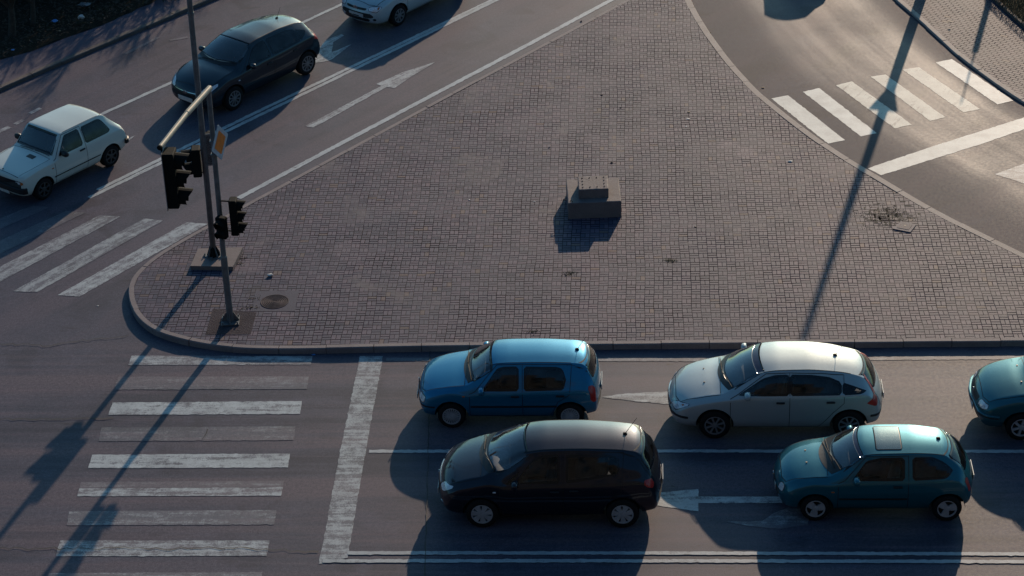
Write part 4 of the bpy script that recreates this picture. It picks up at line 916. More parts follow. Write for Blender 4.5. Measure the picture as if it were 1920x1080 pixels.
# ------------------------------------------------------------------ markings (thin paint sheets on the road)
MZ = .006
def paint(name, polys, mat, z=MZ, grid=None):
    mb = MB()
    for poly in polys:
        P = [G(*p) if len(p) == 2 else Vector(p) for p in poly]; P = [Vector((p.x, p.y, z)) for p in P]; D = []
        for i in range(len(P)):
            a, b = P[i], P[(i+1) % len(P)]; m = max(1, int((b-a).length/.07)); q = (b-a).normalized(); q = Vector((-q.y, q.x, 0))
            for j in range(m): D.append(a.lerp(b, j/m)+(q*rnd.gauss(0, .006) if j else Vector()))
        P = D
        A = sum(P[i].x*P[(i+1) % len(P)].y-P[(i+1) % len(P)].x*P[i].y for i in range(len(P)))
        if A < 0: P.reverse()
        mb.add(P, [tuple(range(len(P)))])
    bm = bmesh.new(); me = bpy.data.meshes.new(name); me.from_pydata(mb.v, [], mb.f); bm.from_mesh(me); bmesh.ops.triangulate(bm, faces=bm.faces[:]); bm.to_mesh(me); bm.free()
    me.materials.append(mat); o = bpy.data.objects.new(name, me); COL.objects.link(o); tag(o, kind='structure'); return o
def band(line, w):
    P = [G(*p) for p in line]; a = offset(P, w/2); b = offset(P, -w/2); return a+list(reversed(b))
zs_ = [((247, 667), (586, 668.5), (583, 684), (240, 684.5), 'used'), ((222, 707), (579, 706), (576, 730), (214, 731), 'ghost'), ((211, 755), (566, 752.5), (563, 776.5), (203, 778.5), 'fresh'), ((191, 802), (554, 799.5), (550, 826), (185, 827.5), 'ghost'),
       ((173, 853), (544, 851), (540, 877), (165, 878.5), 'fresh'), ((152, 904), (533, 902), (531, 914), (149, 916), 'ghost'), ((149, 916.2), (531, 914.2), (527, 930), (145, 931), 'used'), ((130, 959), (518, 957), (514, 984), (125, 985.5), 'worn'), ((113, 1014), (505, 1014), (500, 1042.5), (105, 1043.5), 'used'), ((92, 1075), (492, 1073), (488, 1102), (85, 1104), 'worn')]
for k in ('fresh', 'used', 'worn', 'ghost'): paint('zebra_crossing', [q[:4] for q in zs_ if q[4] == k], PW[k])
paint('stop_line', [[(675, 668), (718, 668), (688, 835), (640, 835)], ], PW['used']); paint('stop_line', [[(640, 835), (688, 835), (652, 1046), (598, 1058)]], PW['used'])
paint('lane_line', [band([(692, 846.5), (1300, 846), (2900, 848)], .105)], PW['line'])
paint('double_line', [band([(652, 1037.5), (1300, 1038), (2900, 1042)], .10), band([(605, 1052.5), (1300, 1052.5), (2900, 1056)], .10)], PW['line'], MZ*2)
paint('edge_line', [band([(724, 674), (1250, 675), (2200, 669)], .13)], PW['worn'])
paint('lane_arrow', [[(1128, 745), (1160, 739.5), (1258, 733.5), (1258, 758), (1200, 754)]], PW['used'])
paint('lane_arrow', [[(1170, 939), (1236, 924), (1309, 917.5), (1309.5, 931.5), (1466, 931.5), (1467, 943.5), (1309.5, 943.5), (1309.5, 959), (1250, 951)]], PW['fresh'])
paint('turn_arrow', [[(1357, 977.5), (1400, 978.5), (1430, 977), (1452, 962), (1478, 952), (1520, 956), (1515, 984), (1460, 992), (1405, 987)]], PW['worn'])
paint('straight_arrow', [[(816, 116.5), (762, 150), (740, 165.5), (726, 163), (588, 239.5), (572, 237), (715, 161.5), (705, 158), (757, 135)]], PW['used_up'])
paint('island_edge_line', [band([(447, 372), (637, 270.5), (960, 100), (1142, 2.5), (1250, -58)], .15)], PW['fresh_up'])
paint('centre_line', [band([(183, 356.5), (480, 211), (915, 4), (1100, -84)], .12), band([(167, 371), (480, 219.5), (928, 2), (1112, -84)], .12)], PW['fresh_up'])
paint('left_lane_line', [band([(188, 215.5), (331, 150.5), (557, 47.5), (642, 7.5), (760, -48)], .12)], PW['fresh_up'])
paint('left_lane_dash', [band([(-30, 261), (18, 238)], .16), band([(28, 233), (44, 225)], .13), band([(56, 213), (76, 203)], .12)], PW['worn_up'])
paint('left_lane_dash', [band([(235, 101), (298, 70)], .12), band([(318, 76), (352, 70)], .12)], PW['ghost_up'])
paint('zebra_crossing_left', [[(187, 404), (226, 406.5), (-30, 545), (-30, 516)], [(270, 410), (306, 414), (70, 548), (24, 546.5)]], PW['worn_up'])
paint('zebra_crossing_left', [[(350, 417), (390, 420), (149, 556.5), (108, 553.5)]], PW['used_up'])
paint('zebra_crossing_left', [[(124, 396), (160, 399), (-60, 505), (-110, 501)], [(62, 386), (92, 389), (-90, 470), (-140, 462)]], PW['ghost_up'])
paint('turn_arrow_upper', [[(588, 118), (592, 100), (610, 76), (640, 64), (645, 67), (625, 79), (622, 98), (636, 93), (659, 83), (640, 98), (622, 112), (604, 117)]], PW['used_up'])
paint('straight_arrow_upper', [[(253.5, 254.5), (232, 262), (200, 285), (210, 290), (236, 268)]], PW['used_up'])
paint('zebra_crossing_right', [[(1446, 185), (1477.5, 179), (1584.5, 263), (1552.5, 269.5)], [(1505.5, 172.5), (1536, 165.5), (1644, 250), (1614, 256)], [(1754.5, 117.5), (1785, 111), (1900, 189), (1870, 196)]], PW['bright'])
paint('zebra_crossing_right', [[(1567.5, 160), (1597.5, 153), (1710, 234), (1677.5, 241)], [(1632.5, 144), (1660, 140), (1772.5, 220), (1744, 227)], [(1692.5, 131), (1722.5, 126), (1837.5, 205), (1806, 211)]], PW['bright_used'])
paint('stop_line_right', [[(1627, 316), (1652, 329), (1840, 270.5), (1960, 229), (1960, 208), (1760, 271)]], PW['bright'])
paint('give_way_triangle', [[(1865, 327), (1935, 302), (1935, 349)]], PW['used'])
# cracks and tar joints
def crack(line, w=.018, amp=.05):
    P = resample([G(*p) for p in line], .12); Q = []
    for i, p in enumerate(P): Q.append(p+Vector((rnd.uniform(-amp, amp)*.5, rnd.uniform(-amp, amp), 0)))
    mb = MB(); V = []
    for i, p in enumerate(Q):
        t = (Q[min(i+1, len(Q)-1)]-Q[max(0, i-1)]).normalized(); nrm = Vector((-t.y, t.x, 0))*w*rnd.uniform(.25, .7); V += [p+nrm, p-nrm]
    V = [Vector((v.x, v.y, MZ*3)) for v in V]; mb.add(V, [(2*i, 2*i+1, 2*i+3, 2*i+2) for i in range(len(Q)-1)]); tag(mb.build('road_crack', M['seam']), kind='structure')
crack([(-20, 647), (50, 646), (95, 650), (140, 641), (200, 634), (245, 629)]); crack([(-20, 786), (100, 787), (215, 785)], .022, .03); crack([(-20, 1030), (150, 1029), (300, 1030), (420, 1028), (510, 1032), (600, 1034)], .02)
crack([(806, 655), (804, 800), (800, 960), (796, 1090)], .016, .02)
crack([(380, 826), (392, 805)], .015)
# ------------------------------------------------------------------ street furniture
GZ = KH-.006
def pad(name, px, z0, h, mat, label, cat, parent=None):
    P = [G(*p, z0+h) for p in px]; A = sum(P[i].x*P[(i+1) % 4].y-P[(i+1) % 4].x*P[i].y for i in range(4))
    if A < 0: P.reverse()
    mb = MB(); mb.prism([(p.x, p.y) for p in P], z0-.05, z0+h); o = mb.build(name, mat, parent)
    if label: tag(o, label, cat)
    return o
# raised concrete block in the middle of the island
ctr = G(1114, 407, GZ); pl_a = R(-1.0)
plx = [G(*p, GZ+.41) for p in ((1061, 336.5), (1160, 332.5), (1165, 377), (1065, 381))]
plinth = empty('plinth', (0, 0, 0)); tag(plinth, 'stepped concrete block with bolt holes standing alone on the block paving', 'plinth')
def slab(P, z0, z1, name, holes=False, jit=.0):
    P = list(P); A = sum(P[i].x*P[(i+1) % 4].y-P[(i+1) % 4].x*P[i].y for i in range(4))
    if A < 0: P = P[::-1]
    c = sum(P, Vector((0, 0, 0)))/4; mb = MB(); R_ = []
    for z, k in ((z0, 0), (z1-.014, 0), (z1-.004, .009), (z1, .02)):
        n = 8; ring = []
        for i in range(4):
            for j in range(n):
                p = P[i].lerp(P[(i+1) % 4], j/n); d = Vector((c.x-p.x, c.y-p.y, 0)).normalized(); w_ = rnd.uniform(-.003, .003)+(rnd.uniform(0, .012) if (k and rnd.random() < .15) else 0)
                ring.append(Vector((p.x, p.y, z))+d*(k*1.3+w_)+Vector((0, 0, rnd.uniform(-.002, .002))))
        R_ += ring
    m = 32; F = [(r*m+i, r*m+(i+1) % m, (r+1)*m+(i+1) % m, (r+1)*m+i) for r in range(3) for i in range(m)]; R_.append(Vector((c.x, c.y, z1))); F += [(3*m+i, 3*m+(i+1) % m, 4*m) for i in range(m)]
    mb.add(R_, F); return mb.build(name, M['concrete'], plinth)
slab(plx, GZ-.04, GZ+.41, 'base')
ux = [G(*p, GZ+.64) for p in ((1083, 331), (1139, 328), (1141, 353.5), (1085, 356))]
top = slab(ux, GZ+.412, GZ+.64, 'cap')
for u, v in [(i/3, 0) for i in range(4)]+[(i/3, 1) for i in range(4)]+[(0, .33), (0, .67), (1, .33), (1, .67)]:
    a = ux[0].lerp(ux[1], .14+.72*u); b = ux[3].lerp(ux[2], .14+.72*u); p = a.lerp(b, .16+.68*v); hm = MB(); hm.lathe([(.0, .003), (.020, .003), (.022, 0)], (p.x, p.y, GZ+.641), n=10)
    hm.tube([(p.x, p.y, GZ+.64), (p.x+.01, p.y, GZ+.662)], .007, 5); hm.build('bolt', M['iron'], top)
hk = MB(); p = plx[3]; hk.tube([(p.x-.03, p.y+.25, GZ+.36), (p.x-.09, p.y+.27, GZ+.38), (p.x-.11, p.y+.24, GZ+.33)], .012, 6); hk.tube([(p.x+.05, p.y+.10, GZ+.40), (p.x+.07, p.y+.09, GZ+.44), (p.x+.10, p.y+.05, GZ+.44), (p.x+.11, p.y+.05, GZ+.41)], .009, 6); hk.build('lifting_hook', M['iron'], plinth)

def flange(root, z0, half, h, rp, rot, plate=True):
    """base plate with four gussets"""
    mb = MB()
    if plate: mb.box((0, 0, z0+.012), (2*half, 2*half, .024), rz=rot)
    for k in range(4):
        for bx in (1,):
            a = rot+k*math.pi/2+math.pi/4; c, s_ = math.cos(a), math.sin(a); b = Vector((math.cos(rot+k*math.pi/2+math.pi/4)*half*1.18, math.sin(rot+k*math.pi/2+math.pi/4)*half*1.18, z0+.07))
            mb.tube([b-Vector((0, 0, .045)), b], .018, 6)
    mb.build('base_plate', M['pole'], root)
    gm = MB()
    for k in range(4):
        a = rot+k*math.pi/2; c, s_ = math.cos(a), math.sin(a); r0, r1 = rp*.8, half*.98
        V = [Vector((c*r0, s_*r0, z0+.024)), Vector((c*r1, s_*r1, z0+.024)), Vector((c*r1, s_*r1, z0+.045)), Vector((c*(rp+.01), s_*(rp+.01), z0+h)), Vector((c*r0, s_*r0, z0+h))]
        off = Vector((-s_, c, 0))*.007; n = len(V); gm.add([v+off for v in V]+[v-off for v in V], [tuple(range(n)), tuple(range(2*n-1, n-1, -1))]+[(i, n+i, n+(i+1) % n, (i+1) % n) for i in range(n)])
    gm.build('gusset', M['pole'], root)
def signal_head(name, root, loc, ang, lens, nl=3, board=None, arm=None):
    """ang = direction the lamps face (plan angle)"""
    hd = MB(); rz = Matrix.Rotation(ang, 3, 'Z'); d = lens; H = nl*d*1.18+.04; loc = Vector(loc)
    hd.box(loc, (d*.72, d*1.14, H), rot=rz, bev=.02); o = hd.build('signal_head', M['sig'], root)
    if board:
        b = MB(); b.box(loc-rz@Vector((d*.33, 0, 0)), (.012, d*1.12+board*2, H+board*2), rot=rz); b.build('backboard', M['alloy_dk'], o)
    for k in range(nl):
        z = loc.z+H/2-.02-d*.59-k*d*1.18; V = []; F = []; n = 14
        for i in range(n+1):
            a = R(-62)+R(304)*i/n; yy, zz = math.cos(a)*d*.50, math.sin(a)*d*.50
            reach = d*.92*(.55+.45*max(0, math.sin(a)))
            p0 = loc*1; V += [p0+rz@Vector((d*.30, yy, z-loc.z+zz)), p0+rz@Vector((d*.30+reach, yy, z-loc.z+zz-.12*reach))]
        F = [(2*i, 2*i+1, 2*i+3, 2*i+2) for i in range(n)]; v = MB(); v.add(V, F)
        w = v.build('visor', M['sig'], o, fix=False)
        so = w.modifiers.new('thickness', 'SOLIDIFY'); so.thickness = .006
        l = MB(); pr = [(0, d*.36), (d*.25, d*.345), (d*.44, d*.31)]; l.lathe([(r_, h_) for r_, h_ in pr], axis='X', n=20); l.v = [loc+Vector((0, 0, z-loc.z))+rz@q for q in l.v]; l.build('lens', M['sigcap'], o)
    if arm:
        for zz in (H/2-.06, -H/2+.06):
            a = MB(); q = loc+Vector((0, 0, zz)); t = Vector(arm); a.tube([q-rz@Vector((d*.2, 0, 0)), Vector((t.x, t.y, q.z))], .016, 6)
            a.build('bracket', M['sig'], o)
    return o
# lamp post on its concrete pad (front left of the pad carries two signal heads)
pad_lamp = pad('concrete_pad', ((371.5, 466), (455, 463.5), (436.5, 500), (357, 498.5)), GZ, .10, M['concrete'], 'raised concrete slab under the foot of the tall lamp post', 'concrete slab')
PT = GZ+.10; b1 = G(401, 480, PT)
lamp = empty('lamp_post', (b1.x, b1.y, 0)); tag(lamp, 'tall grey lamp post on a concrete slab, running out of the top of the picture', 'lamp post')
flange(lamp, PT, .17, .24, .068, R(40))
cone = MB(); cone.lathe([(.155, PT+.03), (.075, PT+.26)], n=4, axis='Z'); cone.build('foot_cover', M['sig'], lamp)
mb = MB(); mb.tube([(0, 0, PT+.02), (.05, 0, 4.0), (.10, 0, 8.2), (.11, 0, 9.2)], [.068, .064, .056, .05], 16); mb.build('pole', M['pole'], lamp, smooth=True)
mb = MB(); mb.lathe([(.064, 6.05), (.070, 6.06), (.070, 6.12), (.062, 6.13)], (.075, 0, 0), n=16); mb.lathe([(.066, 4.15), (.074, 4.16), (.074, 4.2), (.066, 4.21)], (.052, 0, 0), n=16); mb.build('collar', M['pole'], lamp)
mb = MB(); mb.tube([(0, 0, 9.15), (.5, .4, 9.5), (1.3, 1.0, 9.6)], [.045, .04, .035], 10); mb.box((1.55, 1.2, 9.6), (.6, .22, .12), rz=R(38), bev=.04); mb.build('luminaire', M['pole'], lamp)
# heads on the lamp post: one facing left, one facing up the road behind the post
def rel(o, p): return Vector(p)-Vector(o.location)
signal_head('signal', lamp, (-.15, .02, 2.60), R(183), .265, 2, None, (0, 0, 0))
signal_head('signal', lamp, (.17, .10, 2.86), R(96), .20, 3, .01, (0, 0, 0))
# traffic light post with mast arm
b2 = G(432.5, 603, GZ); post = empty('traffic_light_post', (b2.x, b2.y, 0)); tag(post, 'grey traffic light post at the island tip with a horizontal arm tinted as sunlit gold', 'traffic light')
sheet('bare_earth', [G(*q, GZ) for q in ((399, 579), (481, 586), (470, 627), (385, 628))], GZ+.004, M['soil_fill'])
flange(post, GZ+.01, .19, .22, .07, R(0)+R(2))
hgt = 5.58; HT = 5.44
mb = MB(); mb.tube([(0, 0, GZ+.01), (0, 0, 1.72)], .072, 16); mb.lathe([(.073, 1.70), (.073, 1.72), (.058, 1.76)], n=16); mb.tube([(0, 0, 1.7), (.055, 0, hgt)], [.058, .052], 16); mb.build('pole', M['pole'], post, smooth=False)
tipw = G(299.5, 277, HT); tp = Vector((tipw.x-b2.x, tipw.y-b2.y, HT)); dr = Vector((tp.x, tp.y, 0)).normalized()
top0 = G(393.5, 163, hgt); 
mb = MB(); mb.tube([Vector((.055, 0, hgt-.0))-dr*.08, tp*.42+Vector((0, 0, (hgt)*.58))], .062, 14); mb.tube([tp*.42+Vector((0, 0, hgt*.58)), tp], [.056, .05], 14)
arm = mb.build('mast_arm', M['pole_arm'], post, smooth=False)
mb = MB(); mb.tube([tp-dr*.02, tp+dr*.015], .054, 14); mb.tube([tp-dr*.07, tp-dr*.07-Vector((0, 0, .34))], .022, 8); mb.build('arm_end', M['sig'], arm)
hz = tp-dr*.07
face = ROAD_A
signal_head('signal', post, (hz.x+.13, hz.y+.02, HT-.71), face, .325, 3, .03)
sh_ = signal_head('signal', post, (.32, -.06, 2.70), face, .22, 3, None, (0, 0, 0))
signal_head('signal', post, (.05, -.155, 2.50), R(-112), .195, 2, None)
# priority sign
sg = empty('priority_sign', (b2.x, b2.y, 0)); tag(sg, 'white diamond sign with an orange-yellow centre fixed high on the traffic light post', 'sign')
n_ = Vector((math.cos(R(-19)), math.sin(R(-19)), 0)); e_ = Vector((-n_.y, n_.x, 0)); c_ = Vector((.10, 0, 4.40))+n_*.085
def diamond(r, off, th, r2=None):
    m_ = MB(); q = []
    for k in range(4):
        for t in (-1, 1):
            a = math.pi/2*k; b = a+math.pi/2*t
            q.append((math.cos(a)*r*.96+math.cos(b)*r*.04, math.sin(a)*r*.96+math.sin(b)*r*.04))
    V = [c_+e_*u+Vector((0, 0, v))+n_*off for u, v in q]; n = len(V); m_.add(V+[v-n_*th for v in V], [tuple(range(n)), tuple(range(2*n-1, n-1, -1))]+[(i, n+i, n+(i+1) % n, (i+1) % n) for i in range(n)]); return m_
bd = diamond(.405, 0, .012).build('sign_face', M['white'], sg); diamond(.275, .004, .003).build('sign_centre', M['yellow'], bd)
mb = MB(); mb.box((.045, 0, 4.42), (.15, .15, .04)); mb.box((.04, 0, 4.12), (.15, .15, .04)); mb.build('clamp', M['pole'], sg)
# man-hole covers
mh = empty('manhole_cover', tuple(G(515, 566, GZ))); tag(mh, 'round ribbed iron cover in a grey mortar square by the traffic light post', 'manhole cover')
q0 = G(515, 566, GZ); mb = MB(); P = [G(*p, GZ)-q0 for p in ((479, 546), (560, 545), (553, 584), (472, 584))]; mb.prism([(p.x, p.y) for p in reversed(P)], -.05, .004); mb.build('surround', M['concrete_dk'], mh)
mb = MB(); prof = [(0, .012)]
for k in range(6): r = .035+k*.038; prof += [(r, .012), (r+.006, .007), (r+.016, .007), (r+.022, .012)]
prof += [(.262, .012), (.268, .006), (.275, .006), (.285, .013), (.305, .013), (.31, .0)]
mb.lathe(prof, n=40); mb.build('lid', M['iron'], mh)
q0 = G(1697, 425, GZ); hc = empty('utility_cover', tuple(q0)); tag(hc, 'small square concrete cover with weeds around it near the right kerb', 'manhole cover')
mb = MB(); P = [G(*p, GZ)-q0 for p in ((1689, 416), (1718, 422), (1707, 436.5), (1674, 430))]; pp = [(p.x, p.y) for p in reversed(P)]; mb.prism(pp, -.04, .02); mb.build('frame', M['kerb'], hc)
mb = MB(); mb.prism([(x*.66, y*.66) for x, y in pp], 0, .026); mb.build('lid', M['concrete'], hc)
mb = MB(); mb.lathe([(0, .028), (.03, .028), (.032, .026)], n=10); mb.build('lifting_hole', M['seam'], hc)
# weeds in the joints
def weeds(name, spots, n, spread, size, mat):
    mb = MB()
    for px, py in spots:
        c = G(px, py, GZ)
        for _ in range(n):
            a = rnd.uniform(0, 6.28); h = rnd.uniform(.4, 1)*size; ln = rnd.random()
            if ln < .5: p = c+Vector((rnd.gauss(0, spread), round(rnd.gauss(0, spread*.5)/.1)*.1, 0))
            else: p = c+Vector((round(rnd.gauss(0, spread)/.1)*.1, rnd.gauss(0, spread*.5), 0))
            t = Vector((math.cos(a), math.sin(a), 0)); w = Vector((-t.y, t.x, 0))*size*.22; p.z = GZ-.002
            mb.add([p-w, p+w, p+t*h*.7+w*.6+Vector((0, 0, h*.5)), p+t*h*1.1+Vector((0, 0, h*.55))], [(0, 1, 2), (0, 2, 3)])
    o = mb.build(name, mat, fix=False); tag(o, kind='stuff'); return o
ww = weeds('weeds', [(1640, 385), (1655, 392), (1668, 393), (1678, 398), (1650, 402), (1665, 408), (1680, 404), (1640, 408), (1655, 420), (1668, 425), (1688, 402), (1710, 410), (1622, 402), (1600, 400), (1630, 424), (1700, 406), (1676, 415)], 30, .15, .032, M['weed'])
tag(ww, 'patch of moss and weeds in the paving joints around the square concrete cover', 'weeds')
w2 = weeds('dry_weeds', [(473, 577), (462, 578), (450, 485), (444, 495), (478, 560)], 50, .10, .04, M['straw']); tag(w2, 'dry weeds at the edges of the bare earth by the two posts', 'weeds')
w3 = weeds('moss', [(1257, 488), (1253, 489), (1262, 490), (1068, 512), (1062, 516), (1074, 511), (1002, 621), (998, 623)], 40, .07, .035, M['weed']); tag(w3, 'small brown moss tufts scattered in the paving joints', 'moss')
wm = MB()
for _ in range(95):
    c = G(rnd.gauss(1668, 26), rnd.gauss(406, 11), GZ); a = R(-3.3); u = round((c.x*math.cos(a)+c.y*math.sin(a))/.1)*.1; v = round((-c.x*math.sin(a)+c.y*math.cos(a))/.1)*.1
    hz_ = rnd.random() < .6; ln = rnd.uniform(.06, .2)/2; wd = rnd.uniform(.008, .022); q = []
    for k in range(7): q.append((-ln+2*ln*k/6, wd*rnd.uniform(.5, 1.2)))
    P = [(x, w_) for x, w_ in q]+[(x, -w_) for x, w_ in reversed(q)]
    P = [(u+(x if hz_ else y), v+(y if hz_ else x)) for x, y in P]; P = [(x*math.cos(a)-y*math.sin(a), x*math.sin(a)+y*math.cos(a), GZ+.003) for x, y in P]
    if not hz_: P.reverse()
    wm.add(P, [tuple(range(len(P)-1, -1, -1))])
wmo = wm.build('joint_weeds', M['weed_dk'], fix=False); tag(wmo, 'dark weeds running along the joints beside the square concrete cover', 'weeds', kind='stuff')
# sandy drifts and bare earth patches on the paving
def blob(name, px, rx, ry, mat, z=.003, n=26):
    c = G(*px, GZ); P = []
    for k in range(n): a = 2*math.pi*k/n; r = 1+rnd.uniform(-.28, .22); P.append((c.x+math.cos(a)*rx*r, c.y+math.sin(a)*ry*r))
    return sheet(name, P, GZ+z, mat)

# litter
def scrap(name, px, size, mat, label, z=GZ, flat=.5, cat='litter'):
    c = G(*px, z); bm = bmesh.new(); bmesh.ops.create_icosphere(bm, subdivisions=2, radius=size)
    for v in bm.verts: v.co = v.co*rnd.uniform(.55, 1.25)*.66; v.co.z *= flat; v.co.x *= 1.25
    lo = min(v.co.z for v in bm.verts); me = bpy.data.meshes.new(name)
    for v in bm.verts: v.co += Vector((c.x, c.y, z-lo-.005))
    bm.to_mesh(me); bm.free(); me.materials.append(mat); o = bpy.data.objects.new(name, me); COL.objects.link(o); tag(o, label, cat); return o
scrap('crumpled_paper', (507, 517.5), .085, M['litter'], 'crumpled white paper lying above the round iron cover')
scrap('paper_scrap', (1482, 303), .065, M['litter'], 'white scrap on the paving left of the long lamp shadow', flat=.3)
scrap('paper_scrap', (880, 375), .038, M['litter'], 'small white scrap on the paving far left of the concrete block', flat=.3)
scrap('paper_scrap', (1002, 378), .035, M['litter'], 'small white scrap just left of the concrete block', flat=.3)
scrap('card_scrap', (1291, 210.5), .055, M['litter_tan'], 'tan scrap, middle one of the small litter cluster high on the island', flat=.3)
scrap('paper_scrap', (1290, 223), .06, M['litter'], 'white scrap just below the tan scrap high on the island', flat=.2)
scrap('paper_scrap', (1286, 237), .038, M['litter'], 'lowest white scrap of the litter cluster high on the island', flat=.2)
scrap('card_scrap', (1299, 188), .035, M['litter_tan'], 'topmost pale scrap of the litter cluster high on the island', flat=.2)
scrap('card_scrap', (1292, 267), .03, M['litter_tan'], 'tiny tan scrap below the litter cluster, beside the sandy streak', flat=.3)
scrap('stone', (1090, 40.5), .04, M['kerb'], 'small pale stone in the gutter beside the island edge line', z=0, flat=.7, cat='stone')
scrap('stone', (1331, 62), .04, M['litter_tan'], 'small tan stone against the upper part of the right kerb', z=0, flat=.7, cat='stone')
scrap('card_scrap', (1430, 165), .05, M['litter_tan'], 'tan scrap on the road beside the kerb just above the right zebra crossing', z=0, flat=.4)
scrap('paper_scrap', (183, 573.5), .035, M['litter'], 'tiny white scrap on the asphalt left of the island tip', z=0, flat=.3)
scrap('paper_scrap', (588, 665), .045, M['litter_blue'], 'pale blue scrap at the end of the zebra stripe nearest the kerb', z=.01, flat=.2)
scrap('stone', (1030, 276.5), .035, M['kerb'], 'small pale pebble on the paving up and left of the concrete block', flat=.6, cat='stone')
scrap('stone', (1147, 305.5), .04, M['seam'], 'small dark lump on the paving above the concrete block', flat=.5, cat='stone')
scrap('stone', (1304, 425.5), .035, M['seam'], 'small dark lump on the paving right of the concrete block', flat=.5, cat='stone')
scrap('stone', (1128, 178), .04, M['seam'], 'small dark lump high on the island, the left one of two', flat=.5, cat='stone')
scrap('stone', (1164, 202), .035, M['seam'], 'small dark lump high on the island, the right one of two', flat=.5, cat='stone')
scrap('dropping', (1783, 43), .05, M['seam'], 'dark lump on the side pavement in the upper right corner', z=GZ, flat=.5, cat='stone')
VZ = KH+.05
scrap('plastic_bag', (103, 41), .12, M['litter_blue'], 'bright blue plastic bag on the dark verge', z=VZ, flat=.45)
b_ = scrap('food_box', (153, 35.5), .12, M['litter'], 'pale carton with an open top on the dark verge', z=VZ, flat=.9)
scrap('paper_scrap', (58, 36), .05, M['litter'], 'tiny pale scrap on the dark verge, left of the blue bag', z=VZ, flat=.4)
scrap('plastic_sheet', (158, 9), .22, M['alloy_dk'], 'grey-blue plastic sheet on the verge at the top edge', z=VZ, flat=.2)
scrap('paper_scrap', (112, 58), .045, M['litter_tan'], 'tan scrap on the verge below the blue bag', z=VZ, flat=.4)
scrap('plastic_sheet', (24, 94), .07, M['litter_blue'], 'small dull blue scrap on the verge near the left edge', z=VZ, flat=.3)
scrap('paper_scrap', (22, 2), .05, M['litter'], 'tiny pale scrap on the verge at the top left corner', z=VZ, flat=.4)
# dead leaves and grass stubble on the verge
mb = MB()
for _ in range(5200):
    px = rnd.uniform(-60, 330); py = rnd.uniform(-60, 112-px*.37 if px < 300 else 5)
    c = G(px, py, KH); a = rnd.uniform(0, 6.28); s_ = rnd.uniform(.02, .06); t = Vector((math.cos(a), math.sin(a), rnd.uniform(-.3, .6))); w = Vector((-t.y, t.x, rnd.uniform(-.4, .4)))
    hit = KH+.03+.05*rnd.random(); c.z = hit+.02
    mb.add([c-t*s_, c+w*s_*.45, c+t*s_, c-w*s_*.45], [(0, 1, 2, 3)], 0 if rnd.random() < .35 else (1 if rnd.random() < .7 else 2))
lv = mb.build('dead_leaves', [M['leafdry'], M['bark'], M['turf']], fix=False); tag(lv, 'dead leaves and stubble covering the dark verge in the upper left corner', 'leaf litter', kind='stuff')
mb = MB()
for _ in range(6000):
    px = rnd.uniform(1850, 2000); py = rnd.uniform(-60, (px-1862)*.9)
    c = G(px, py, KH+.05); a = rnd.uniform(0, 6.28); h = rnd.uniform(.04, .11); t = Vector((math.cos(a)*.4, math.sin(a)*.4, 1))*h; w = Vector((math.sin(a), -math.cos(a), 0))*.008
    mb.add([c-w, c+w, c+t], [(0, 1, 2)], 0 if rnd.random() < .6 else 1)
gr = mb.build('grass', [M['weed'], M['straw']], fix=False); tag(gr, 'short rough grass behind the edging in the upper right corner', 'grass', kind='stuff')

# ------------------------------------------------------------------ beyond the frame: what casts the long shadows
def sun_base(px, h): return G(*px)+SUNXY*(h*COTS)
# lamp standard with a give-way sign, far side of the side road
s0 = sun_base((1664, 184), 2.35+KH); ym = empty('street_lamp', (s0.x, s0.y, KH)); tag(ym, 'tall street lamp with a give-way sign, its long shadow lying across the island', 'street lamp')
tip = G(1514, 640, KH); Hh = (Vector((s0.x, s0.y, 0))-Vector((tip.x, tip.y, 0))).length/COTS
mb = MB(); mb.tube([(0, 0, -.05), (0, 0, 2.0), (0, 0, Hh)], [.15, .13, .075], 14); mb.build('pole', M['pole'], ym)
mb = MB(); e_y = Vector((SUNXY.y, -SUNXY.x, 0)); nn = SUNXY
V = [Vector((0, 0, 2.35-.40))-nn*.12, Vector((0, 0, 2.35+.22))-nn*.12+e_y*.37, Vector((0, 0, 2.35+.22))-nn*.12-e_y*.37]; mb.add(V+[v-nn*.02 for v in V], [(0, 1, 2), (5, 4, 3), (0, 3, 4, 1), (1, 4, 5, 2), (2, 5, 3, 0)]); mb.build('give_way_sign', M['white'], ym)
mb = MB(); mb.tube([(0, 0, 2.2), Vector((0, 0, 2.2))-nn*.12], .03, 6); mb.build('clamp', M['pole'], ym)
s1 = sun_base((1827, 104), 2.6+KH); pm = empty('bollard_lamp', (s1.x, s1.y, KH)); tag(pm, 'slim mast on a thicker post, its shadow lying on the side pavement', 'post')
L1 = (s1-G(1797, 182)).length/COTS
mb = MB(); mb.tube([(0, 0, 0), (0, 0, 2.62)], .085, 10); mb.build('post', M['pole'], pm); mb = MB(); mb.tube([(.0, 0, 2.5), (0, 0, L1)], [.03, .02], 8); mb.build('mast', M['pole'], pm)
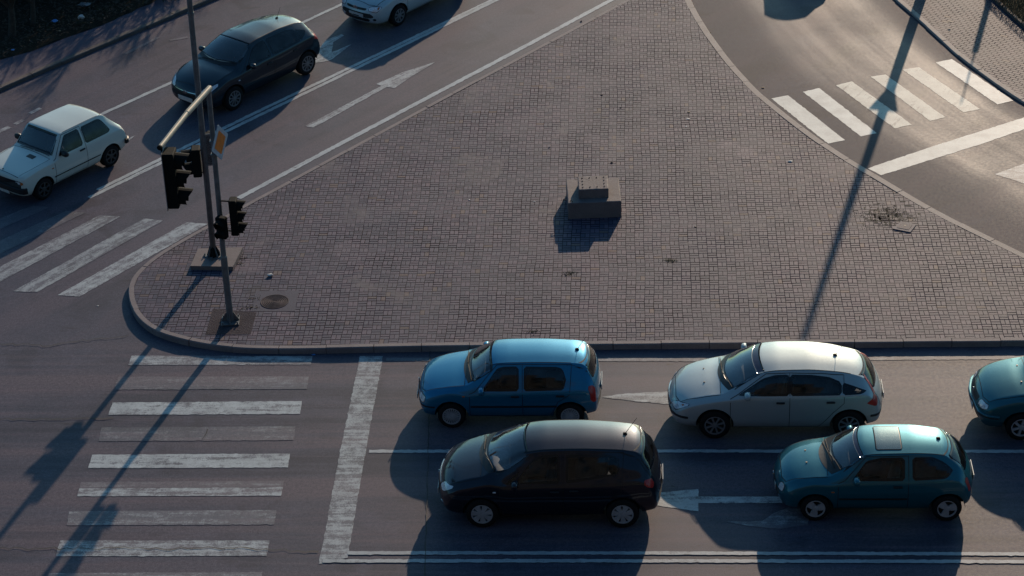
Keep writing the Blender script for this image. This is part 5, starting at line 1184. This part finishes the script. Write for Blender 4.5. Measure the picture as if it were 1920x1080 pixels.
# two more cars just beyond the frame
def copy_tree(o, parent=None):
    c = o.copy(); COL.objects.link(c); c.parent = parent
    for ch in list(o.children): copy_tree(ch, c)
    return c
oc = copy_tree(car_c4); s2 = G(1470, 44)+SUNXY*(1.42*COTS); a2 = R(76); oc.rotation_euler = (0, 0, a2)
oc.location = (s2.x-1.9*math.cos(a2), s2.y-1.9*math.sin(a2), 0)
oc.scale.z = 1.3; oc['label'] = 'silver car on the side road beyond the top edge, only its shadow in view'
oc.location = (s2.x+.35*math.cos(a2)*0+math.cos(a2)*0, s2.y, 0); oc.location.x -= math.cos(a2)*.35; oc.location.y -= math.sin(a2)*.35+1.2; oc.location.x -= .35; oc.location += SUNXY*1.2
for ch in list(oc.children):
    if ch.name.startswith('mirror'):
        for g_ in list(ch.children): bpy.data.objects.remove(g_)
        bpy.data.objects.remove(ch)
oc2 = copy_tree(car_polo); oc2.rotation_euler = (0, 0, UP_A); q = G(950, -72); oc2.location = (q.x, q.y, 0); oc2['label'] = 'blue car following on the upper road beyond the top edge, only its shadow in view'

# bare trees and a hedge on the verge, mostly beyond the top left of the frame
def branchy(seed, height, spread):
    r_ = random.Random(seed); tr = MB(); cr = MB()
    def grow(p, d, ln, rad, lev):
        pts = [p]; n = 4; q = p.copy(); dd = d.copy()
        for k in range(n):
            dd = (dd+Vector((r_.gauss(0, .10), r_.gauss(0, .10), r_.gauss(.03, .05)))).normalized(); q = q+dd*ln/n; pts.append(q.copy())
        rr = [rad*(1-.55*k/n) for k in range(n+1)]
        (tr if lev == 0 else cr).tube(pts, rr, 8 if lev == 0 else (5 if lev < 3 else 3), cap=False)
        if lev >= 4: return
        nb = {0: 7, 1: 5, 2: 5, 3: 4}[lev]
        for k in range(nb):
            t = r_.uniform(.35, 1.0); i = min(n-1, int(t*n)); b = pts[i].lerp(pts[i+1], t*n-i)
            az = r_.uniform(0, 6.28); up = r_.uniform(.35, 1.0) if lev < 2 else r_.uniform(-.1, .8)
            nd = (dd*.6+Vector((math.cos(az)*spread, math.sin(az)*spread, up*.6))).normalized(); grow(b, nd, ln*r_.uniform(.42, .66), rr[i]*(.72 if lev < 2 else .55), lev+1)
    grow(Vector((0, 0, -.1)), Vector((0, 0, 1)), height*.5, height*.030, 0); return tr, cr
TREES = [(1, 7.0, .8), (2, 6.0, .9)]
proto = []
for sd, hh, sp_ in TREES:
    t_, c_ = branchy(sd, hh, sp_); proto.append((t_, c_))
spots = [((22, 66), 0, .9, 'leftmost bare tree, trunk rising from the dark verge at the left edge'), ((61, 44), 1, .8, 'bare tree with a thin trunk on the dark verge near the left corner'), ((150, -40), 0, 1.0, None), ((215, -75), 1, 1.05, None), ((290, -90), 0, .85, None), ((345, -150), 1, 1.2, None), ((420, -130), 0, .95, None), ((500, -240), 1, 1.25, None), ((610, -260), 0, 1.1, None), ((110, -25), 1, .95, None), ((180, -62), 0, .9, None), ((250, -70), 1, 1.0, None), ((380, -110), 1, 1.0, None), ((330, -95), 0, 1.0, None), ((460, -160), 0, 1.05, None), ((70, -20), 0, .9, None)]
first = {}
for i, (px, k, s_, lab) in enumerate(spots):
    p = G(*px, KH)
    if k not in first:
        t = empty('bare_tree', (p.x, p.y, KH)); proto[k][0].build('trunk', M['bark'], t, smooth=True, fix=False); proto[k][1].build('crown', M['bark'], t, smooth=True, fix=False); first[k] = t
    else: t = copy_tree(first[k])
    t.location = (p.x, p.y, KH); t.rotation_euler = (0, 0, i*1.3); t.scale = (s_*.60, s_*.60, s_*.58)
    tag(t, lab or 'leafless tree on the verge beyond the top edge, casting thin branch shadows', 'tree', 'bare trees along the verge')
def shrub(seed, w, h):
    r_ = random.Random(seed); lf = MB(); st = MB()
    for _ in range(9):
        a = r_.uniform(0, 6.28); st.tube([(0, 0, -.1), (math.cos(a)*w*.3, math.sin(a)*w*.3, h*.5), (math.cos(a)*w*.6, math.sin(a)*w*.6, h*.85)], [.03, .02, .008], 5, cap=False)
    for _ in range(2600):
        u = r_.random()**.5; a = r_.uniform(0, 6.28); z = r_.uniform(.05, 1); rr = w*u*math.sqrt(max(0.05, 1-(z-.45)**2*2.6)); c = Vector((math.cos(a)*rr, math.sin(a)*rr, z*h*(.85+.15*math.sin(3*a)))); s_ = r_.uniform(.04, .09)
        t = Vector((r_.gauss(0, 1), r_.gauss(0, 1), r_.gauss(0, 1))).normalized(); q = t.orthogonal().normalized(); lf.add([c-t*s_, c+q*s_*.5, c+t*s_, c-q*s_*.5], [(0, 1, 2, 3)])
    return st, lf
st, lf = shrub(5, 1.15, 2.2); sb0 = None
for i, px in enumerate([(-60, -20), (10, -40), (75, -62), (140, -84), (205, -104), (270, -128), (-130, 0), (330, -150), (40, -95), (170, -135), (-40, -75), (-15, -45), (45, -60), (110, -80), (172, -100), (238, -118), (300, -140), (-90, -20)]):
    p = G(*px, KH)
    if sb0 is None: sb0 = empty('shrub', (0, 0, 0)); st.build('stem', M['bark'], sb0, fix=False); lf.build('foliage', M['leaf'], sb0, fix=False); s = sb0
    else: s = copy_tree(sb0)
    s.location = (p.x, p.y, KH); s.rotation_euler = (0, 0, i*2.1); s.scale = (1.1, 1.1, .85+.10*(i % 4)); tag(s, 'dense shrub in the hedge behind the verge, beyond the top left corner', 'shrub', 'hedge shrubs behind the verge')

# unseen block behind the camera, added with a dark wall to shade car sides
bk = empty('shading_block', (0, -3.2, 0)); tag(bk, 'tall unseen block of flats added behind the camera to darken the car sides', 'building')
mb = MB(); mb.box((0, -6, 17), (110, 12, 34.2)); mb.build('wall', M['facade'], bk)
mb = MB()
for fl in range(10):
    for k in range(30): mb.box((-50.5+k*3.5, .02, 2.2+fl*3.2), (1.5, .08, 1.5))
wo = mb.build('window', M['glass_side'], bk); wo['kind'] = 'stuff'
# ------------------------------------------------------------------ light
w = bpy.data.worlds.new('World'); sc.world = w; w.use_nodes = True; nt = w.node_tree; nt.nodes.clear()
sky = nt.nodes.new('ShaderNodeTexSky'); sky.sky_type = 'NISHITA'; sky.sun_disc = False; sky.sun_elevation = SUN_EL; sky.sun_rotation = math.pi/2-SUN_AZ
sky.air_density = 1.0; sky.dust_density = 1.4; sky.ozone_density = 2.0
tint = nt.nodes.new('ShaderNodeMix'); tint.data_type = 'RGBA'; tint.blend_type = 'MULTIPLY'; tint.inputs[0].default_value = 1.0; tint.inputs[7].default_value = SKY_TINT+(1,)
bg = nt.nodes.new('ShaderNodeBackground'); out = nt.nodes.new('ShaderNodeOutputWorld')
nt.links.new(sky.outputs[0], tint.inputs[6]); nt.links.new(tint.outputs[2], bg.inputs[0]); bg.inputs[1].default_value = SKY_S; nt.links.new(bg.outputs[0], out.inputs[0])
ld = bpy.data.lights.new('sun', 'SUN'); ld.energy = SUN_S; ld.angle = R(.55); ld.color = SUN_C; so_ = bpy.data.objects.new('sun', ld); COL.objects.link(so_); so_.location = (20, 80, 40)
sd_ = -Vector((math.cos(SUN_EL)*math.cos(SUN_AZ), math.cos(SUN_EL)*math.sin(SUN_AZ), math.sin(SUN_EL))); so_.rotation_euler = sd_.to_track_quat('-Z', 'Y').to_euler()
sc.view_settings.view_transform = 'Standard'; sc.view_settings.look = 'None'; sc.view_settings.exposure = EXPOSURE; sc.view_settings.gamma = 1.0
